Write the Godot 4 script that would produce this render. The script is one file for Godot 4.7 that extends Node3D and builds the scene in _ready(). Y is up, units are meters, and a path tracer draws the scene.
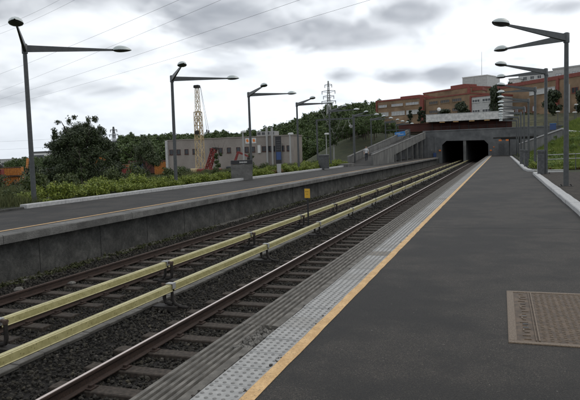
extends Node3D

var M := {}
var rng := RandomNumberGenerator.new()
var used := {}

# ---------------------------------------------------------------- helpers
func lin(r: float, g: float, b: float) -> Color:
	return Color(r, g, b).linear_to_srgb()

func tex(size: int, layers: Array, a: Color, b: Color, gain := 1.0, chips := []) -> ImageTexture:
	# layers: [seed, frequency, weight, octaves]; two base colours mixed by layered noise
	var acc := PackedFloat32Array()
	acc.resize(size * size)
	var total := 0.0
	for l in layers:
		total += l[2]
	for l in layers:
		var n := FastNoiseLite.new()
		n.seed = l[0]
		n.noise_type = FastNoiseLite.TYPE_SIMPLEX_SMOOTH
		n.frequency = l[1]
		n.fractal_octaves = l[3]
		var im := n.get_seamless_image(size, size, false, false, 0.1, true)
		im.convert(Image.FORMAT_L8)
		var d := im.get_data()
		var w: float = l[2] / total / 255.0
		for i in d.size():
			acc[i] += d[i] * w
	var out := PackedByteArray()
	out.resize(size * size * 3)
	for i in acc.size():
		var t: float = clampf((acc[i] - 0.5) * gain + 0.5, 0.0, 1.0)
		out[i * 3] = int(255.0 * lerpf(a.r, b.r, t))
		out[i * 3 + 1] = int(255.0 * lerpf(a.g, b.g, t))
		out[i * 3 + 2] = int(255.0 * lerpf(a.b, b.b, t))
	# chips of aggregate: [count, colour]
	var cr := RandomNumberGenerator.new()
	cr.seed = size + 5
	for c in chips:
		for i in c[0]:
			var at := cr.randi() % (size * size)
			var f := cr.randf_range(0.4, 1.0)
			for step in [0, 1, size] if cr.randf() < 0.4 else [0]:
				var k: int = (at + step) % (size * size) * 3
				for ch in 3:
					out[k + ch] = int(lerpf(out[k + ch], c[1][ch] * 255.0, f))
	return ImageTexture.create_from_image(Image.create_from_data(size, size, false, Image.FORMAT_RGB8, out))

func bumps(freq: float, sd: int, strength: float, size := 512) -> NoiseTexture2D:
	var n := FastNoiseLite.new()
	n.seed = sd
	n.frequency = freq
	n.fractal_octaves = 3
	var t := NoiseTexture2D.new()
	t.width = size
	t.height = size
	t.seamless = true
	t.noise = n
	t.as_normal_map = true
	t.bump_strength = strength
	return t

func mat(called: String, c: Color, rough := 0.8, metal := 0.0) -> StandardMaterial3D:
	var m := StandardMaterial3D.new()
	m.resource_name = called
	m.albedo_color = c
	m.roughness = rough
	m.metallic = metal
	M[called] = m
	return m

func tmat(called: String, t: Texture2D, metres: float, rough := 0.85, normal: Texture2D = null, nscale := 1.0, metal := 0.0, world := true) -> StandardMaterial3D:
	var m := mat(called, Color.WHITE, rough, metal)
	m.albedo_texture = t
	m.uv1_triplanar = true
	m.uv1_world_triplanar = world
	m.uv1_scale = Vector3.ONE / metres
	if normal:
		m.normal_enabled = true
		m.normal_texture = normal
		m.normal_scale = nscale
	return m

func coarse(m: StandardMaterial3D, t: Texture2D, metres: float) -> void:
	m.detail_enabled = true
	m.detail_albedo = t
	m.detail_blend_mode = BaseMaterial3D.BLEND_MODE_MUL
	m.detail_uv_layer = BaseMaterial3D.DETAIL_UV_2
	m.uv2_triplanar = true
	m.uv2_world_triplanar = true
	m.uv2_scale = Vector3.ONE / metres

func st0() -> SurfaceTool:
	var st := SurfaceTool.new()
	st.begin(Mesh.PRIMITIVE_TRIANGLES)
	st.set_smooth_group(-1)
	return st

func quad(st: SurfaceTool, a: Vector3, b: Vector3, c: Vector3, d: Vector3) -> void:
	for v in [a, b, c, a, c, d]:
		st.add_vertex(v)

func box(st: SurfaceTool, c: Vector3, s: Vector3, b := Basis()) -> void:
	var h := s * 0.5
	var p := []
	for i in 8:
		p.append(c + b * Vector3(h.x * (1 if i & 1 else -1), h.y * (1 if i & 2 else -1), h.z * (1 if i & 4 else -1)))
	quad(st, p[4], p[6], p[7], p[5])
	quad(st, p[1], p[3], p[2], p[0])
	quad(st, p[5], p[7], p[3], p[1])
	quad(st, p[0], p[2], p[6], p[4])
	quad(st, p[6], p[2], p[3], p[7])
	quad(st, p[0], p[4], p[5], p[1])

func rings(st: SurfaceTool, c: Vector3, list: Array, b := Basis()) -> void:
	# stacked rectangles [y, half x, half z], sides and both caps
	var pr := []
	for k in list.size():
		var l = list[k]
		var r := [c + b * Vector3(-l[1], l[0], l[2]), c + b * Vector3(l[1], l[0], l[2]), c + b * Vector3(l[1], l[0], -l[2]), c + b * Vector3(-l[1], l[0], -l[2])]
		if k > 0:
			for i in 4:
				var j := (i + 1) % 4
				quad(st, pr[i], r[i], r[j], pr[j])
		else:
			quad(st, r[0], r[1], r[2], r[3])
		pr = r
	quad(st, pr[3], pr[2], pr[1], pr[0])

func cbox(st: SurfaceTool, c: Vector3, s: Vector3, ch: float, b := Basis()) -> void:
	var h := s * 0.5
	rings(st, c, [[-h.y, h.x, h.z], [h.y - ch, h.x, h.z], [h.y, h.x - ch, h.z - ch]], b)

func tube(st: SurfaceTool, pts: Array, rad: Array, seg := 8) -> void:
	var loops := []
	var side := Vector3.ZERO
	for i in pts.size():
		var d: Vector3 = (pts[min(i + 1, pts.size() - 1)] - pts[max(i - 1, 0)]).normalized()
		if side == Vector3.ZERO:
			side = d.cross(Vector3.UP)
			if side.length() < 0.1:
				side = d.cross(Vector3.RIGHT)
		side = (side - d * side.dot(d)).normalized()
		var up := d.cross(side)
		var r: float = rad[min(i, rad.size() - 1)]
		var loop := []
		for k in seg:
			var a := TAU * k / seg
			loop.append(pts[i] + (side * cos(a) + up * sin(a)) * r)
		loops.append(loop)
	st.set_smooth_group(0)
	for i in loops.size() - 1:
		for k in seg:
			var j := (k + 1) % seg
			quad(st, loops[i][k], loops[i][j], loops[i + 1][j], loops[i + 1][k])
	st.set_smooth_group(-1)
	for k in range(1, seg - 1):
		for v in [loops[0][0], loops[0][k + 1], loops[0][k]]:
			st.add_vertex(v)
		var e = loops[-1]
		for v in [e[0], e[k], e[k + 1]]:
			st.add_vertex(v)

func bar(st: SurfaceTool, a: Vector3, b: Vector3, w: float, h: float, w2 := -1.0, h2 := -1.0) -> void:
	# tapered rectangular bar
	if w2 < 0.0:
		w2 = w
	if h2 < 0.0:
		h2 = h
	var d := (b - a).normalized()
	var s := d.cross(Vector3.UP)
	if s.length() < 0.05:
		s = Vector3.RIGHT
	s = s.normalized()
	var u := s.cross(d)
	var A := [a - s * w * 0.5 - u * h * 0.5, a + s * w * 0.5 - u * h * 0.5, a + s * w * 0.5 + u * h * 0.5, a - s * w * 0.5 + u * h * 0.5]
	var B := [b - s * w2 * 0.5 - u * h2 * 0.5, b + s * w2 * 0.5 - u * h2 * 0.5, b + s * w2 * 0.5 + u * h2 * 0.5, b - s * w2 * 0.5 + u * h2 * 0.5]
	for i in 4:
		var j := (i + 1) % 4
		quad(st, A[i], B[i], B[j], A[j])
	quad(st, A[0], A[1], A[2], A[3])
	quad(st, B[3], B[2], B[1], B[0])

func extrude(st: SurfaceTool, poly: PackedVector2Array, z0: float, z1: float, t := Transform3D()) -> void:
	var n := poly.size()
	for i in n:
		var a := poly[i]
		var b := poly[(i + 1) % n]
		quad(st, t * Vector3(a.x, a.y, z0), t * Vector3(b.x, b.y, z0), t * Vector3(b.x, b.y, z1), t * Vector3(a.x, a.y, z1))
	var tri := Geometry2D.triangulate_polygon(poly)
	for i in range(0, tri.size(), 3):
		for k in [0, 1, 2]:
			st.add_vertex(t * Vector3(poly[tri[i + k]].x, poly[tri[i + k]].y, z1))
		for k in [0, 2, 1]:
			st.add_vertex(t * Vector3(poly[tri[i + k]].x, poly[tri[i + k]].y, z0))

func shape(st: SurfaceTool) -> ArrayMesh:
	st.generate_normals()
	return st.commit()

func numbered(called: String) -> String:
	if not used.has(called):
		used[called] = 0
		return called
	used[called] += 1
	return "%s_%03d" % [called, used[called]]

func put(mesh: Mesh, called: String, m: Material, parent: Node = self, at := Vector3.ZERO, b := Basis()) -> MeshInstance3D:
	var o := MeshInstance3D.new()
	o.mesh = mesh
	if m:
		o.material_override = m
	o.transform = Transform3D(b, at)
	if parent == self:
		o.name = numbered(called)
	else:
		o.name = called
	parent.add_child(o, true)
	return o

func build(st: SurfaceTool, called: String, m: Material, parent: Node = self, at := Vector3.ZERO, b := Basis()) -> MeshInstance3D:
	return put(shape(st), called, m, parent, at, b)

func tag(o: Node, label: String, category: String, group := "") -> Node:
	o.set_meta("label", label)
	o.set_meta("category", category)
	if group:
		o.set_meta("group", group)
	return o

func setting(o: Node) -> Node:
	o.set_meta("kind", "structure")
	return o

func stuff(o: Node) -> Node:
	o.set_meta("kind", "stuff")
	return o

func thing(called: String, at: Vector3, turn := 0.0) -> Node3D:
	var o := Node3D.new()
	o.name = numbered(called)
	add_child(o)
	o.position = at
	o.rotation.y = turn
	return o

func copy(o: Node3D, called: String, at: Vector3, turn := 0.0, sc := Vector3.ONE) -> Node3D:
	var c: Node3D = o.duplicate()
	c.name = numbered(called)
	add_child(c)
	c.transform = Transform3D(Basis(Vector3.UP, turn).scaled_local(sc), at)
	return c

func multi(mesh: Mesh, called: String, m: Material, xf: Array, cols: Array, parent: Node = self) -> MultiMeshInstance3D:
	var mm := MultiMesh.new()
	mm.transform_format = MultiMesh.TRANSFORM_3D
	mm.use_colors = not cols.is_empty()
	mm.mesh = mesh
	mm.instance_count = xf.size()
	for i in xf.size():
		mm.set_instance_transform(i, xf[i])
		if not cols.is_empty():
			mm.set_instance_color(i, cols[i])
	var o := MultiMeshInstance3D.new()
	o.multimesh = mm
	o.material_override = m
	o.name = numbered(called) if parent == self else called
	parent.add_child(o, true)
	return o

func sm(a: float, b: float, x: float) -> float:
	var t := clampf((x - a) / (b - a), 0.0, 1.0)
	return t * t * (3.0 - 2.0 * t)

func rv() -> Vector3:
	while true:
		var v := Vector3(rng.randf_range(-1, 1), rng.randf_range(-1, 1), rng.randf_range(-1, 1))
		var l := v.length()
		if l > 0.05 and l <= 1.0:
			return v / l
	return Vector3.UP

func leaves(n: int, blobs: Array, size: float, c1: Color, c2: Color, fill := 0.4, droop := 0.8) -> ArrayMesh:
	# many small folded leaves spread through the blobs [centre, radii]
	var V := PackedVector3Array()
	var N := PackedVector3Array()
	var C := PackedColorArray()
	var I := PackedInt32Array()
	V.resize(n * 4)
	N.resize(n * 4)
	C.resize(n * 4)
	I.resize(n * 6)
	var w := []
	var tw := 0.0
	for bl in blobs:
		var r: Vector3 = bl[1]
		tw += pow(r.x * r.y * r.z, 0.62)
		w.append(tw)
	for i in n:
		var pick := rng.randf() * tw
		var k := 0
		while w[k] < pick:
			k += 1
		var d := rv()
		var rr := pow(rng.randf(), fill) * (1.0 + (0.25 if rng.randf() < 0.12 else 0.0))
		var rad: Vector3 = blobs[k][1]
		var p: Vector3 = blobs[k][0] + d * rad * rr
		var nn := (d + rv() * droop).normalized()
		var t := nn.cross(rv())
		t = t.normalized()
		var s := nn.cross(t)
		var z := size * rng.randf_range(0.6, 1.35)
		V[i * 4] = p - t * z * 0.5
		V[i * 4 + 1] = p + s * z * 0.32 - nn * z * 0.1
		V[i * 4 + 2] = p + t * z * 0.6
		V[i * 4 + 3] = p - s * z * 0.32 - nn * z * 0.1
		var col := c1.lerp(c2, rng.randf())
		for q in 4:
			N[i * 4 + q] = nn
			C[i * 4 + q] = col
		I[i * 6] = i * 4
		I[i * 6 + 1] = i * 4 + 1
		I[i * 6 + 2] = i * 4 + 2
		I[i * 6 + 3] = i * 4
		I[i * 6 + 4] = i * 4 + 2
		I[i * 6 + 5] = i * 4 + 3
	var a := []
	a.resize(Mesh.ARRAY_MAX)
	a[Mesh.ARRAY_VERTEX] = V
	a[Mesh.ARRAY_NORMAL] = N
	a[Mesh.ARRAY_COLOR] = C
	a[Mesh.ARRAY_INDEX] = I
	var m := ArrayMesh.new()
	m.add_surface_from_arrays(Mesh.PRIMITIVE_TRIANGLES, a)
	return m

func blobs_for(h: float, r: float, base: float, n: int, narrow := 0.0) -> Array:
	# clumps that make an uneven crown between base and h
	var out := []
	for i in n:
		var y := rng.randf()
		var prof := pow(sin(PI * clampf(0.12 + y * 0.86, 0.0, 1.0)), 0.7)
		if narrow > 0.0:
			prof = lerpf(prof, 1.0 - y * 0.9, narrow)
		var a := rng.randf() * TAU
		var rr := r * prof * sqrt(rng.randf()) * 0.85
		var s := r * rng.randf_range(0.22, 0.4)
		out.append([Vector3(cos(a) * rr, base + y * (h - base - s), sin(a) * rr), Vector3(s, s * rng.randf_range(0.7, 1.0), s)])
	return out

# ---------------------------------------------------------------- terrain
func h_left(x: float, z: float) -> float:
	var s := -16.0 - x
	var y := 0.06 - 4.6 * sm(5.0, 34.0, s)
	var near := sm(-88.0, -116.0, z) * (1.0 - sm(8.0, 26.0, s))
	y = lerpf(y, 4.9, near)
	var a := x / minf(z, -1.0)
	var prof := 0.0
	var ks := [[0.0, 15.0], [0.2, 16.0], [0.27, 15.0], [0.34, 9.0], [0.4, 5.0], [0.55, 4.0], [0.68, 5.5], [0.78, 1.0], [0.95, -4.0], [9.0, -4.0]]
	for i in ks.size() - 1:
		if a >= ks[i][0] and a < ks[i + 1][0]:
			prof = lerpf(ks[i][1], ks[i + 1][1], (a - ks[i][0]) / (ks[i + 1][0] - ks[i][0]))
	return lerpf(y, prof * (0.4 + 0.6 * minf(-z, 420.0) / 280.0), sm(-185.0, -285.0, z))

func h_back(x: float, z: float) -> float:
	var y := 4.9 + 5.0 * sm(-136.0, -178.0, z) + 6.0 * sm(-230.0, -330.0, z)
	return lerpf(y, h_left(x, z), 1.0 - sm(-52.0, -26.0, x))

func h_right(x: float, z: float) -> float:
	var y := 0.07 + 2.35 * sm(2.5, 7.0, x) * sm(-41.0, -60.0, z)
	y += 2.4 * sm(6.5, 12.0, x) * sm(-70.0, -105.0, z)
	return y + 1.2 * sm(7.0, 16.0, x) * sm(-30.0, -60.0, z)

func sheet(called: String, m: Material, xs: Array, zs: Array, f: Callable) -> MeshInstance3D:
	var st := SurfaceTool.new()
	st.begin(Mesh.PRIMITIVE_TRIANGLES)
	st.set_smooth_group(0)
	for i in xs.size() - 1:
		for j in zs.size() - 1:
			var p := []
			for q in [[i, j], [i + 1, j], [i + 1, j + 1], [i, j + 1]]:
				var x: float = xs[q[0]]
				var z: float = zs[q[1]]
				p.append(Vector3(x, f.call(x, z), z))
			quad(st, p[0], p[3], p[2], p[1])
	return setting(build(st, called, m))

func steps(marks: Array) -> Array:
	# marks: [[start, step], ..., [end, 0]] running either way
	var out := []
	for k in marks.size() - 1:
		var a: float = marks[k][0]
		var b: float = marks[k + 1][0]
		var n := int(ceil(absf(b - a) / marks[k][1]))
		for i in n:
			out.append(lerpf(a, b, float(i) / n))
	out.append(marks[-1][0])
	return out

# ---------------------------------------------------------------- sky
func make_sky() -> ImageTexture:
	var w := 2560
	var h := 1280
	var data := PackedFloat32Array()
	data.resize(w * h * 3)
	var n1 := FastNoiseLite.new()
	n1.seed = 11
	n1.frequency = 1.25
	n1.fractal_octaves = 6
	n1.fractal_gain = 0.52
	n1.domain_warp_enabled = true
	n1.domain_warp_amplitude = 0.22
	n1.domain_warp_frequency = 1.6
	n1.domain_warp_fractal_octaves = 2
	n1.noise_type = FastNoiseLite.TYPE_SIMPLEX_SMOOTH
	# larger cloud banks: [azimuth, elevation, half width, half height, weight], degrees, clockwise from the track direction
	var banks := [[-24.5, 11.8, 5.8, 2.3, 1.0], [-14.0, 10.7, 5.6, 1.6, 0.95], [-7.0, 12.4, 2.6, 1.1, 0.8], [5.2, 11.6, 2.3, 0.8, 0.6], [-9.0, 6.7, 2.2, 0.6, 0.65], [-4.6, 6.6, 1.7, 0.6, 0.65], [-14.8, 6.9, 2.0, 0.8, 0.6], [-35.0, 9.3, 4.6, 1.1, 0.5], [-36.5, 6.2, 4.6, 0.8, 0.5], [-37.5, 14.6, 3.2, 1.0, 0.45], [-26.0, 7.6, 5.0, 1.0, 0.5], [-45.0, 12.0, 3.0, 1.2, 0.35], [-29.0, 16.0, 8.0, 2.0, 0.5]]
	var r2 := RandomNumberGenerator.new()
	r2.seed = 77
	for i in 60:
		var el := r2.randf_range(5.0, 60.0)
		banks.append([r2.randf_range(14.0, 316.0), el, r2.randf_range(4.0, 12.0), r2.randf_range(0.8, 2.0) * (1.0 + el / 18.0), r2.randf_range(0.4, 0.95)])
	for i in 10:
		banks.append([r2.randf_range(-44.0, 14.0), r2.randf_range(24.0, 60.0), r2.randf_range(5.0, 12.0), r2.randf_range(2.0, 5.0), r2.randf_range(0.4, 0.9)])
	for y in h:
		var el := (0.5 - (y + 0.5) / h) * 180.0
		var row := y * w * 3
		if el < -1.0:
			for x in w:
				data[row + x * 3] = 0.16
				data[row + x * 3 + 1] = 0.17
				data[row + x * 3 + 2] = 0.15
			continue
		var e := deg_to_rad(maxf(el, 0.0))
		var live := []
		for b in banks:
			var dv: float = (el - b[1]) / b[3]
			if absf(dv) < 2.4:
				live.append([b, dv])
		var skip := 1 if el < 32.0 else 4
		for x in w:
			if x % skip:
				for ch in 3:
					data[row + x * 3 + ch] = data[row + x * 3 - 3 + ch]
				continue
			var az := float(x) / w * 360.0
			var ar := deg_to_rad(az)
			var r := cos(e) / (sin(e) + 0.27)
			var r2b := cos(e + 0.02) / (sin(e + 0.02) + 0.27)
			var f1 := n1.get_noise_3d(sin(ar) * r, 0.4 * r, -cos(ar) * r)
			var f2 := n1.get_noise_3d(sin(ar) * r2b, 0.4 * r2b, -cos(ar) * r2b) if el < 32.0 else f1
			var d := 0.16
			for l in live:
				var b = l[0]
				var da: float = fposmod(az - b[0] + 180.0, 360.0) - 180.0
				var u: float = da / b[2] + f1 * 0.9
				if absf(u) > 2.2:
					continue
				var v: float = l[1] + f2 * 0.8
				d += b[4] * exp(-(u * u + v * v)) * 0.9
			d = d * 1.0 + f1 * 0.6
			var relief := clampf(f1 - f2, -0.35, 0.35)
			var t := sm(0.1, 0.85, d)
			var haze := exp(-maxf(el, 0.0) / 6.0)
			var left := 0.5 - 0.5 * cos(deg_to_rad(fposmod(az - 12.0, 360.0)))
			var bright := lerpf(1.2, 1.0, sm(0.0, 0.25, left))
			var base := Vector3(bright * 0.965, bright * 1.005, bright * 1.05).lerp(Vector3(0.74, 0.81, 0.89) * lerpf(1.4, 0.98, sm(0.0, 0.25, left)), haze * 0.8)
			var dark := Vector3(0.41, 0.44, 0.49) * lerpf(1.12, 0.98, sm(0.0, 0.3, left))
			var c := base.lerp(dark, t * (1.0 - haze * 0.4)) - Vector3.ONE * relief * 0.4 * (1.0 - haze)
			c = c.clamp(Vector3.ONE * 0.3, Vector3.ONE * 1.35)
			data[row + x * 3] = c.x
			data[row + x * 3 + 1] = c.y
			data[row + x * 3 + 2] = c.z
	return ImageTexture.create_from_image(Image.create_from_data(w, h, false, Image.FORMAT_RGBF, data.to_byte_array()))

# ---------------------------------------------------------------- build
func _ready() -> void:
	rng.seed = 4242
	var cam := Camera3D.new()
	cam.name = "camera"
	cam.fov = 36.72
	cam.near = 0.05
	cam.far = 3000.0
	add_child(cam)
	cam.transform = Transform3D(Basis(Vector3(0.9437, -0.0329, -0.3292), Vector3(0.0055, 0.9965, -0.0838), Vector3(0.3308, 0.0772, 0.9405)).orthonormalized(), Vector3(0, 1.62, 0))
	cam.current = true
	var env := Environment.new()
	env.background_mode = Environment.BG_SKY
	var sk := Sky.new()
	var pm := PanoramaSkyMaterial.new()
	pm.panorama = make_sky()
	sk.sky_material = pm
	env.sky = sk
	env.background_energy_multiplier = 1.0
	env.tonemap_mode = Environment.TONE_MAPPER_LINEAR
	env.tonemap_exposure = 1.0
	env.sdfgi_enabled = true
	env.ssao_enabled = true
	env.ssil_enabled = true
	var we := WorldEnvironment.new()
	we.name = "environment"
	we.environment = env
	add_child(we)
	var sun := DirectionalLight3D.new()
	sun.name = "sun"
	sun.light_energy = 0.15
	sun.light_color = Color(1.0, 0.95, 0.88)
	sun.light_angular_distance = 18.0
	sun.shadow_enabled = true
	add_child(sun)
	sun.look_at_from_position(Vector3(30, 45, -40), Vector3.ZERO)
	materials()
	terrain()
	platforms()
	tracks()
	portal()
	ramp()
	planting()
	lamps()
	furniture()
	station_house()
	offices()
	yard()
	forest()
	cables()
	pedestrian()

func materials() -> void:
	var big := tex(256, [[31, 0.012, 1.0, 3], [32, 0.04, 0.5, 2]], Color(0.72, 0.72, 0.72), Color(1, 1, 1), 1.7)
	var a := tmat("asphalt", tex(1024, [[1, 0.33, 1.5, 1], [2, 0.05, 0.35, 3], [3, 0.01, 0.35, 3]], lin(0.006, 0.0053, 0.0045), lin(0.042, 0.0368, 0.031), 3.0, [[60000, lin(0.1, 0.09, 0.078)], [60000, lin(0.003, 0.003, 0.003)], [700, lin(0.3, 0.29, 0.27)]]), 4.0, 0.92, bumps(0.5, 4, 3.0, 1024), 0.4)
	coarse(a, tex(256, [[31, 0.014, 1.0, 4], [32, 0.05, 0.8, 4]], Color(0.56, 0.54, 0.52), Color(1, 0.975, 0.94), 3.6), 9.0)
	a.roughness = 0.82
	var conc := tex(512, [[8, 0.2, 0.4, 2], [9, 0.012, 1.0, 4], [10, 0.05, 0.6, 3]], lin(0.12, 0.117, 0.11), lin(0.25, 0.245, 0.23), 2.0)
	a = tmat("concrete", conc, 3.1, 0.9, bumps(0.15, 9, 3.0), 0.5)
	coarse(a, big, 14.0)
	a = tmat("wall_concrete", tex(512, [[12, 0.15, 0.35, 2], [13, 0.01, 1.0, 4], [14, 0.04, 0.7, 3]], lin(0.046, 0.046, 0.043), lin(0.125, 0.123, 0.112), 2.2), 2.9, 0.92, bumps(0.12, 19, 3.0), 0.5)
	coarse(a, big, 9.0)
	a = tmat("portal_concrete", tex(256, [[15, 0.1, 0.3, 2], [16, 0.008, 1.0, 4], [17, 0.03, 0.6, 3]], lin(0.088, 0.091, 0.093), lin(0.165, 0.168, 0.168), 1.8), 8.0, 0.92)
	tmat("ramp_concrete", tex(256, [[18, 0.1, 0.3, 2], [19, 0.008, 1.0, 4]], lin(0.1, 0.1, 0.096), lin(0.18, 0.18, 0.17), 1.6), 6.0, 0.92)
	tmat("granite", tex(256, [[21, 0.3, 1.0, 1], [22, 0.03, 0.6, 3]], lin(0.3, 0.3, 0.3), lin(0.56, 0.56, 0.55), 1.7), 1.1, 0.85, bumps(0.2, 21, 3.0), 0.5)
	tmat("tile_light", tex(512, [[23, 0.25, 0.6, 2], [24, 0.02, 1.0, 3]], lin(0.27, 0.268, 0.26), lin(0.42, 0.415, 0.4), 1.5), 0.9, 0.88, bumps(0.2, 23, 3.0), 0.4)
	tmat("tile_dull", tex(512, [[25, 0.25, 0.6, 2], [26, 0.02, 1.0, 3]], lin(0.24, 0.235, 0.222), lin(0.37, 0.36, 0.34), 1.5), 0.9, 0.9, bumps(0.2, 25, 3.0), 0.4)
	tmat("tile_brown", tex(512, [[27, 0.25, 0.5, 2], [28, 0.02, 1.0, 3]], lin(0.15, 0.135, 0.112), lin(0.28, 0.255, 0.22), 2.0), 0.9, 0.9, bumps(0.2, 27, 3.0), 0.4)
	tmat("edge_slab", tex(512, [[29, 0.22, 0.5, 2], [30, 0.012, 1.0, 3]], lin(0.075, 0.069, 0.06), lin(0.19, 0.177, 0.156), 1.9), 1.3, 0.92, bumps(0.3, 29, 2.0), 0.25)
	tmat("broken_concrete", tex(256, [[33, 0.1, 1.0, 3]], lin(0.09, 0.084, 0.075), lin(0.26, 0.245, 0.22), 2.0), 0.5, 0.95, bumps(0.1, 33, 8.0), 1.0)
	tmat("yellow_paint", tex(512, [[34, 0.12, 0.8, 3], [35, 0.015, 0.9, 3]], lin(0.47, 0.285, 0.12), lin(0.7, 0.465, 0.225), 1.8, [[3000, lin(0.12, 0.09, 0.06)], [4000, lin(0.3, 0.2, 0.1)]]), 2.3, 0.75, bumps(0.25, 35, 3.0), 0.5)
	tmat("hatch", tex(512, [[37, 0.15, 0.8, 3], [38, 0.015, 1.0, 3]], lin(0.048, 0.032, 0.02), lin(0.135, 0.091, 0.057), 2.0), 0.8, 0.65, bumps(0.2, 37, 3.0), 0.5, 0.25)
	tmat("hatch_worn", tex(256, [[39, 0.1, 1.0, 3]], lin(0.09, 0.065, 0.043), lin(0.19, 0.14, 0.095), 1.8), 0.5, 0.6, null, 1.0, 0.3)
	tmat("rail_rust", tex(256, [[40, 0.1, 1.0, 3], [41, 0.01, 0.6, 2]], lin(0.018, 0.011, 0.008), lin(0.062, 0.034, 0.023), 1.8), 0.9, 0.8, bumps(0.2, 40, 3.0), 0.4)
	mat("rail_worn", lin(0.7, 0.6, 0.55), 0.33, 1.0)
	tmat("rail_dull", tex(256, [[42, 0.06, 1.0, 3]], lin(0.09, 0.06, 0.048), lin(0.17, 0.12, 0.1), 1.8), 0.9, 0.5, null, 1.0, 0.6)
	tmat("sleeper", tex(512, [[43, 0.18, 0.8, 3], [44, 0.02, 1.0, 3]], lin(0.026, 0.02, 0.0155), lin(0.09, 0.071, 0.055), 2.0), 0.8, 0.92, bumps(0.2, 43, 4.0), 0.7)
	tmat("bed", tex(256, [[45, 0.15, 1.0, 3], [46, 0.015, 0.6, 3]], lin(0.01, 0.009, 0.008), lin(0.04, 0.034, 0.029), 2.0), 0.9, 0.97, bumps(0.15, 45, 10.0), 1.0)
	tmat("cover_yellow", tex(256, [[47, 0.08, 0.7, 3], [48, 0.01, 1.0, 3]], lin(0.33, 0.295, 0.12), lin(0.5, 0.455, 0.22), 1.8, [[1500, lin(0.14, 0.12, 0.05)]]), 2.3, 0.4)
	mat("clamp", lin(0.34, 0.34, 0.33), 0.6)
	tmat("bracket", tex(256, [[51, 0.06, 1.0, 3]], lin(0.012, 0.011, 0.01), lin(0.035, 0.028, 0.023), 1.6), 0.5, 0.75)
	tmat("rust_knob", tex(256, [[52, 0.08, 1.0, 3]], lin(0.04, 0.026, 0.019), lin(0.12, 0.08, 0.06), 1.6), 0.3, 0.85)
	tmat("trough", tex(256, [[53, 0.15, 0.6, 3], [54, 0.015, 1.0, 3]], lin(0.07, 0.066, 0.058), lin(0.15, 0.143, 0.128), 2.0), 1.4, 0.92)
	var stone := mat("stone", Color.WHITE, 0.92)
	stone.vertex_color_use_as_albedo = true
	var leaf := mat("leaf", Color.WHITE, 0.62)
	leaf.vertex_color_use_as_albedo = true
	leaf.cull_mode = BaseMaterial3D.CULL_DISABLED
	leaf.backlight_enabled = true
	leaf.backlight = lin(0.03, 0.05, 0.01)
	tmat("bark", tex(256, [[55, 0.08, 1.0, 3]], lin(0.03, 0.024, 0.018), lin(0.09, 0.075, 0.06), 1.8), 0.6, 0.95)
	tmat("birch_bark", tex(256, [[56, 0.05, 1.0, 3]], lin(0.12, 0.12, 0.11), lin(0.4, 0.4, 0.37), 2.2), 0.6, 0.9)
	a = tmat("grass", tex(256, [[57, 0.12, 0.8, 3], [58, 0.012, 1.0, 4]], lin(0.03, 0.042, 0.014), lin(0.085, 0.09, 0.03), 2.0), 5.0, 0.95, bumps(0.15, 57, 8.0), 1.0)
	coarse(a, big, 37.0)
	a = tmat("dry_grass", tex(256, [[59, 0.12, 0.7, 3], [60, 0.012, 1.0, 4]], lin(0.05, 0.056, 0.018), lin(0.115, 0.105, 0.04), 2.0), 9.0, 0.95, bumps(0.15, 59, 8.0), 1.0)
	coarse(a, big, 41.0)
	tmat("soil", tex(256, [[61, 0.14, 0.9, 3], [62, 0.015, 0.8, 3]], lin(0.022, 0.018, 0.014), lin(0.085, 0.07, 0.055), 2.0), 1.6, 0.97, bumps(0.15, 61, 10.0), 1.0)
	tmat("pole", tex(256, [[63, 0.03, 1.0, 3]], lin(0.06, 0.065, 0.067), lin(0.09, 0.095, 0.096), 1.4), 1.3, 0.5, null, 1.0, 0.3)
	mat("head_shell", lin(0.42, 0.46, 0.45), 0.4, 0.1)
	mat("head_glass", lin(0.035, 0.037, 0.035), 0.3)
	mat("white_paint", lin(0.62, 0.62, 0.6), 0.6)
	tmat("grey_metal", tex(256, [[64, 0.02, 1.0, 3]], lin(0.06, 0.062, 0.064), lin(0.1, 0.102, 0.104), 1.4), 0.9, 0.5, null, 1.0, 0.3)
	mat("light_metal", lin(0.36, 0.36, 0.35), 0.5, 0.2)
	mat("black", lin(0.016, 0.016, 0.018), 0.5)
	mat("blue", lin(0.03, 0.065, 0.18), 0.5)
	mat("sign_blue", lin(0.04, 0.2, 0.5), 0.5)
	mat("orange", lin(0.75, 0.2, 0.03), 0.5)
	mat("sign_yellow", lin(0.62, 0.36, 0.03), 0.6)
	mat("dark_glass", lin(0.03, 0.035, 0.04), 0.12)
	mat("pale_glass", lin(0.5, 0.53, 0.56), 0.12)
	a = tmat("brown_brick", tex(256, [[65, 0.2, 1.0, 2], [66, 0.01, 0.7, 4]], lin(0.26, 0.17, 0.1), lin(0.4, 0.275, 0.17), 1.7), 9.0, 0.9)
	coarse(a, big, 19.0)
	a = tmat("dark_brick", tex(256, [[67, 0.2, 1.0, 2], [68, 0.01, 0.7, 4]], lin(0.045, 0.016, 0.013), lin(0.11, 0.038, 0.028), 1.7), 5.0, 0.9)
	tmat("red_trim", tex(256, [[69, 0.03, 1.0, 3]], lin(0.17, 0.04, 0.028), lin(0.24, 0.062, 0.045), 1.4), 6.0, 0.7)
	tmat("pale_panel", tex(256, [[70, 0.03, 1.0, 3]], lin(0.4, 0.4, 0.39), lin(0.52, 0.52, 0.5), 1.4), 7.0, 0.7)
	tmat("fascia", tex(256, [[71, 0.03, 1.0, 4]], lin(0.46, 0.46, 0.44), lin(0.66, 0.65, 0.62), 1.6), 6.0, 0.8)
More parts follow.
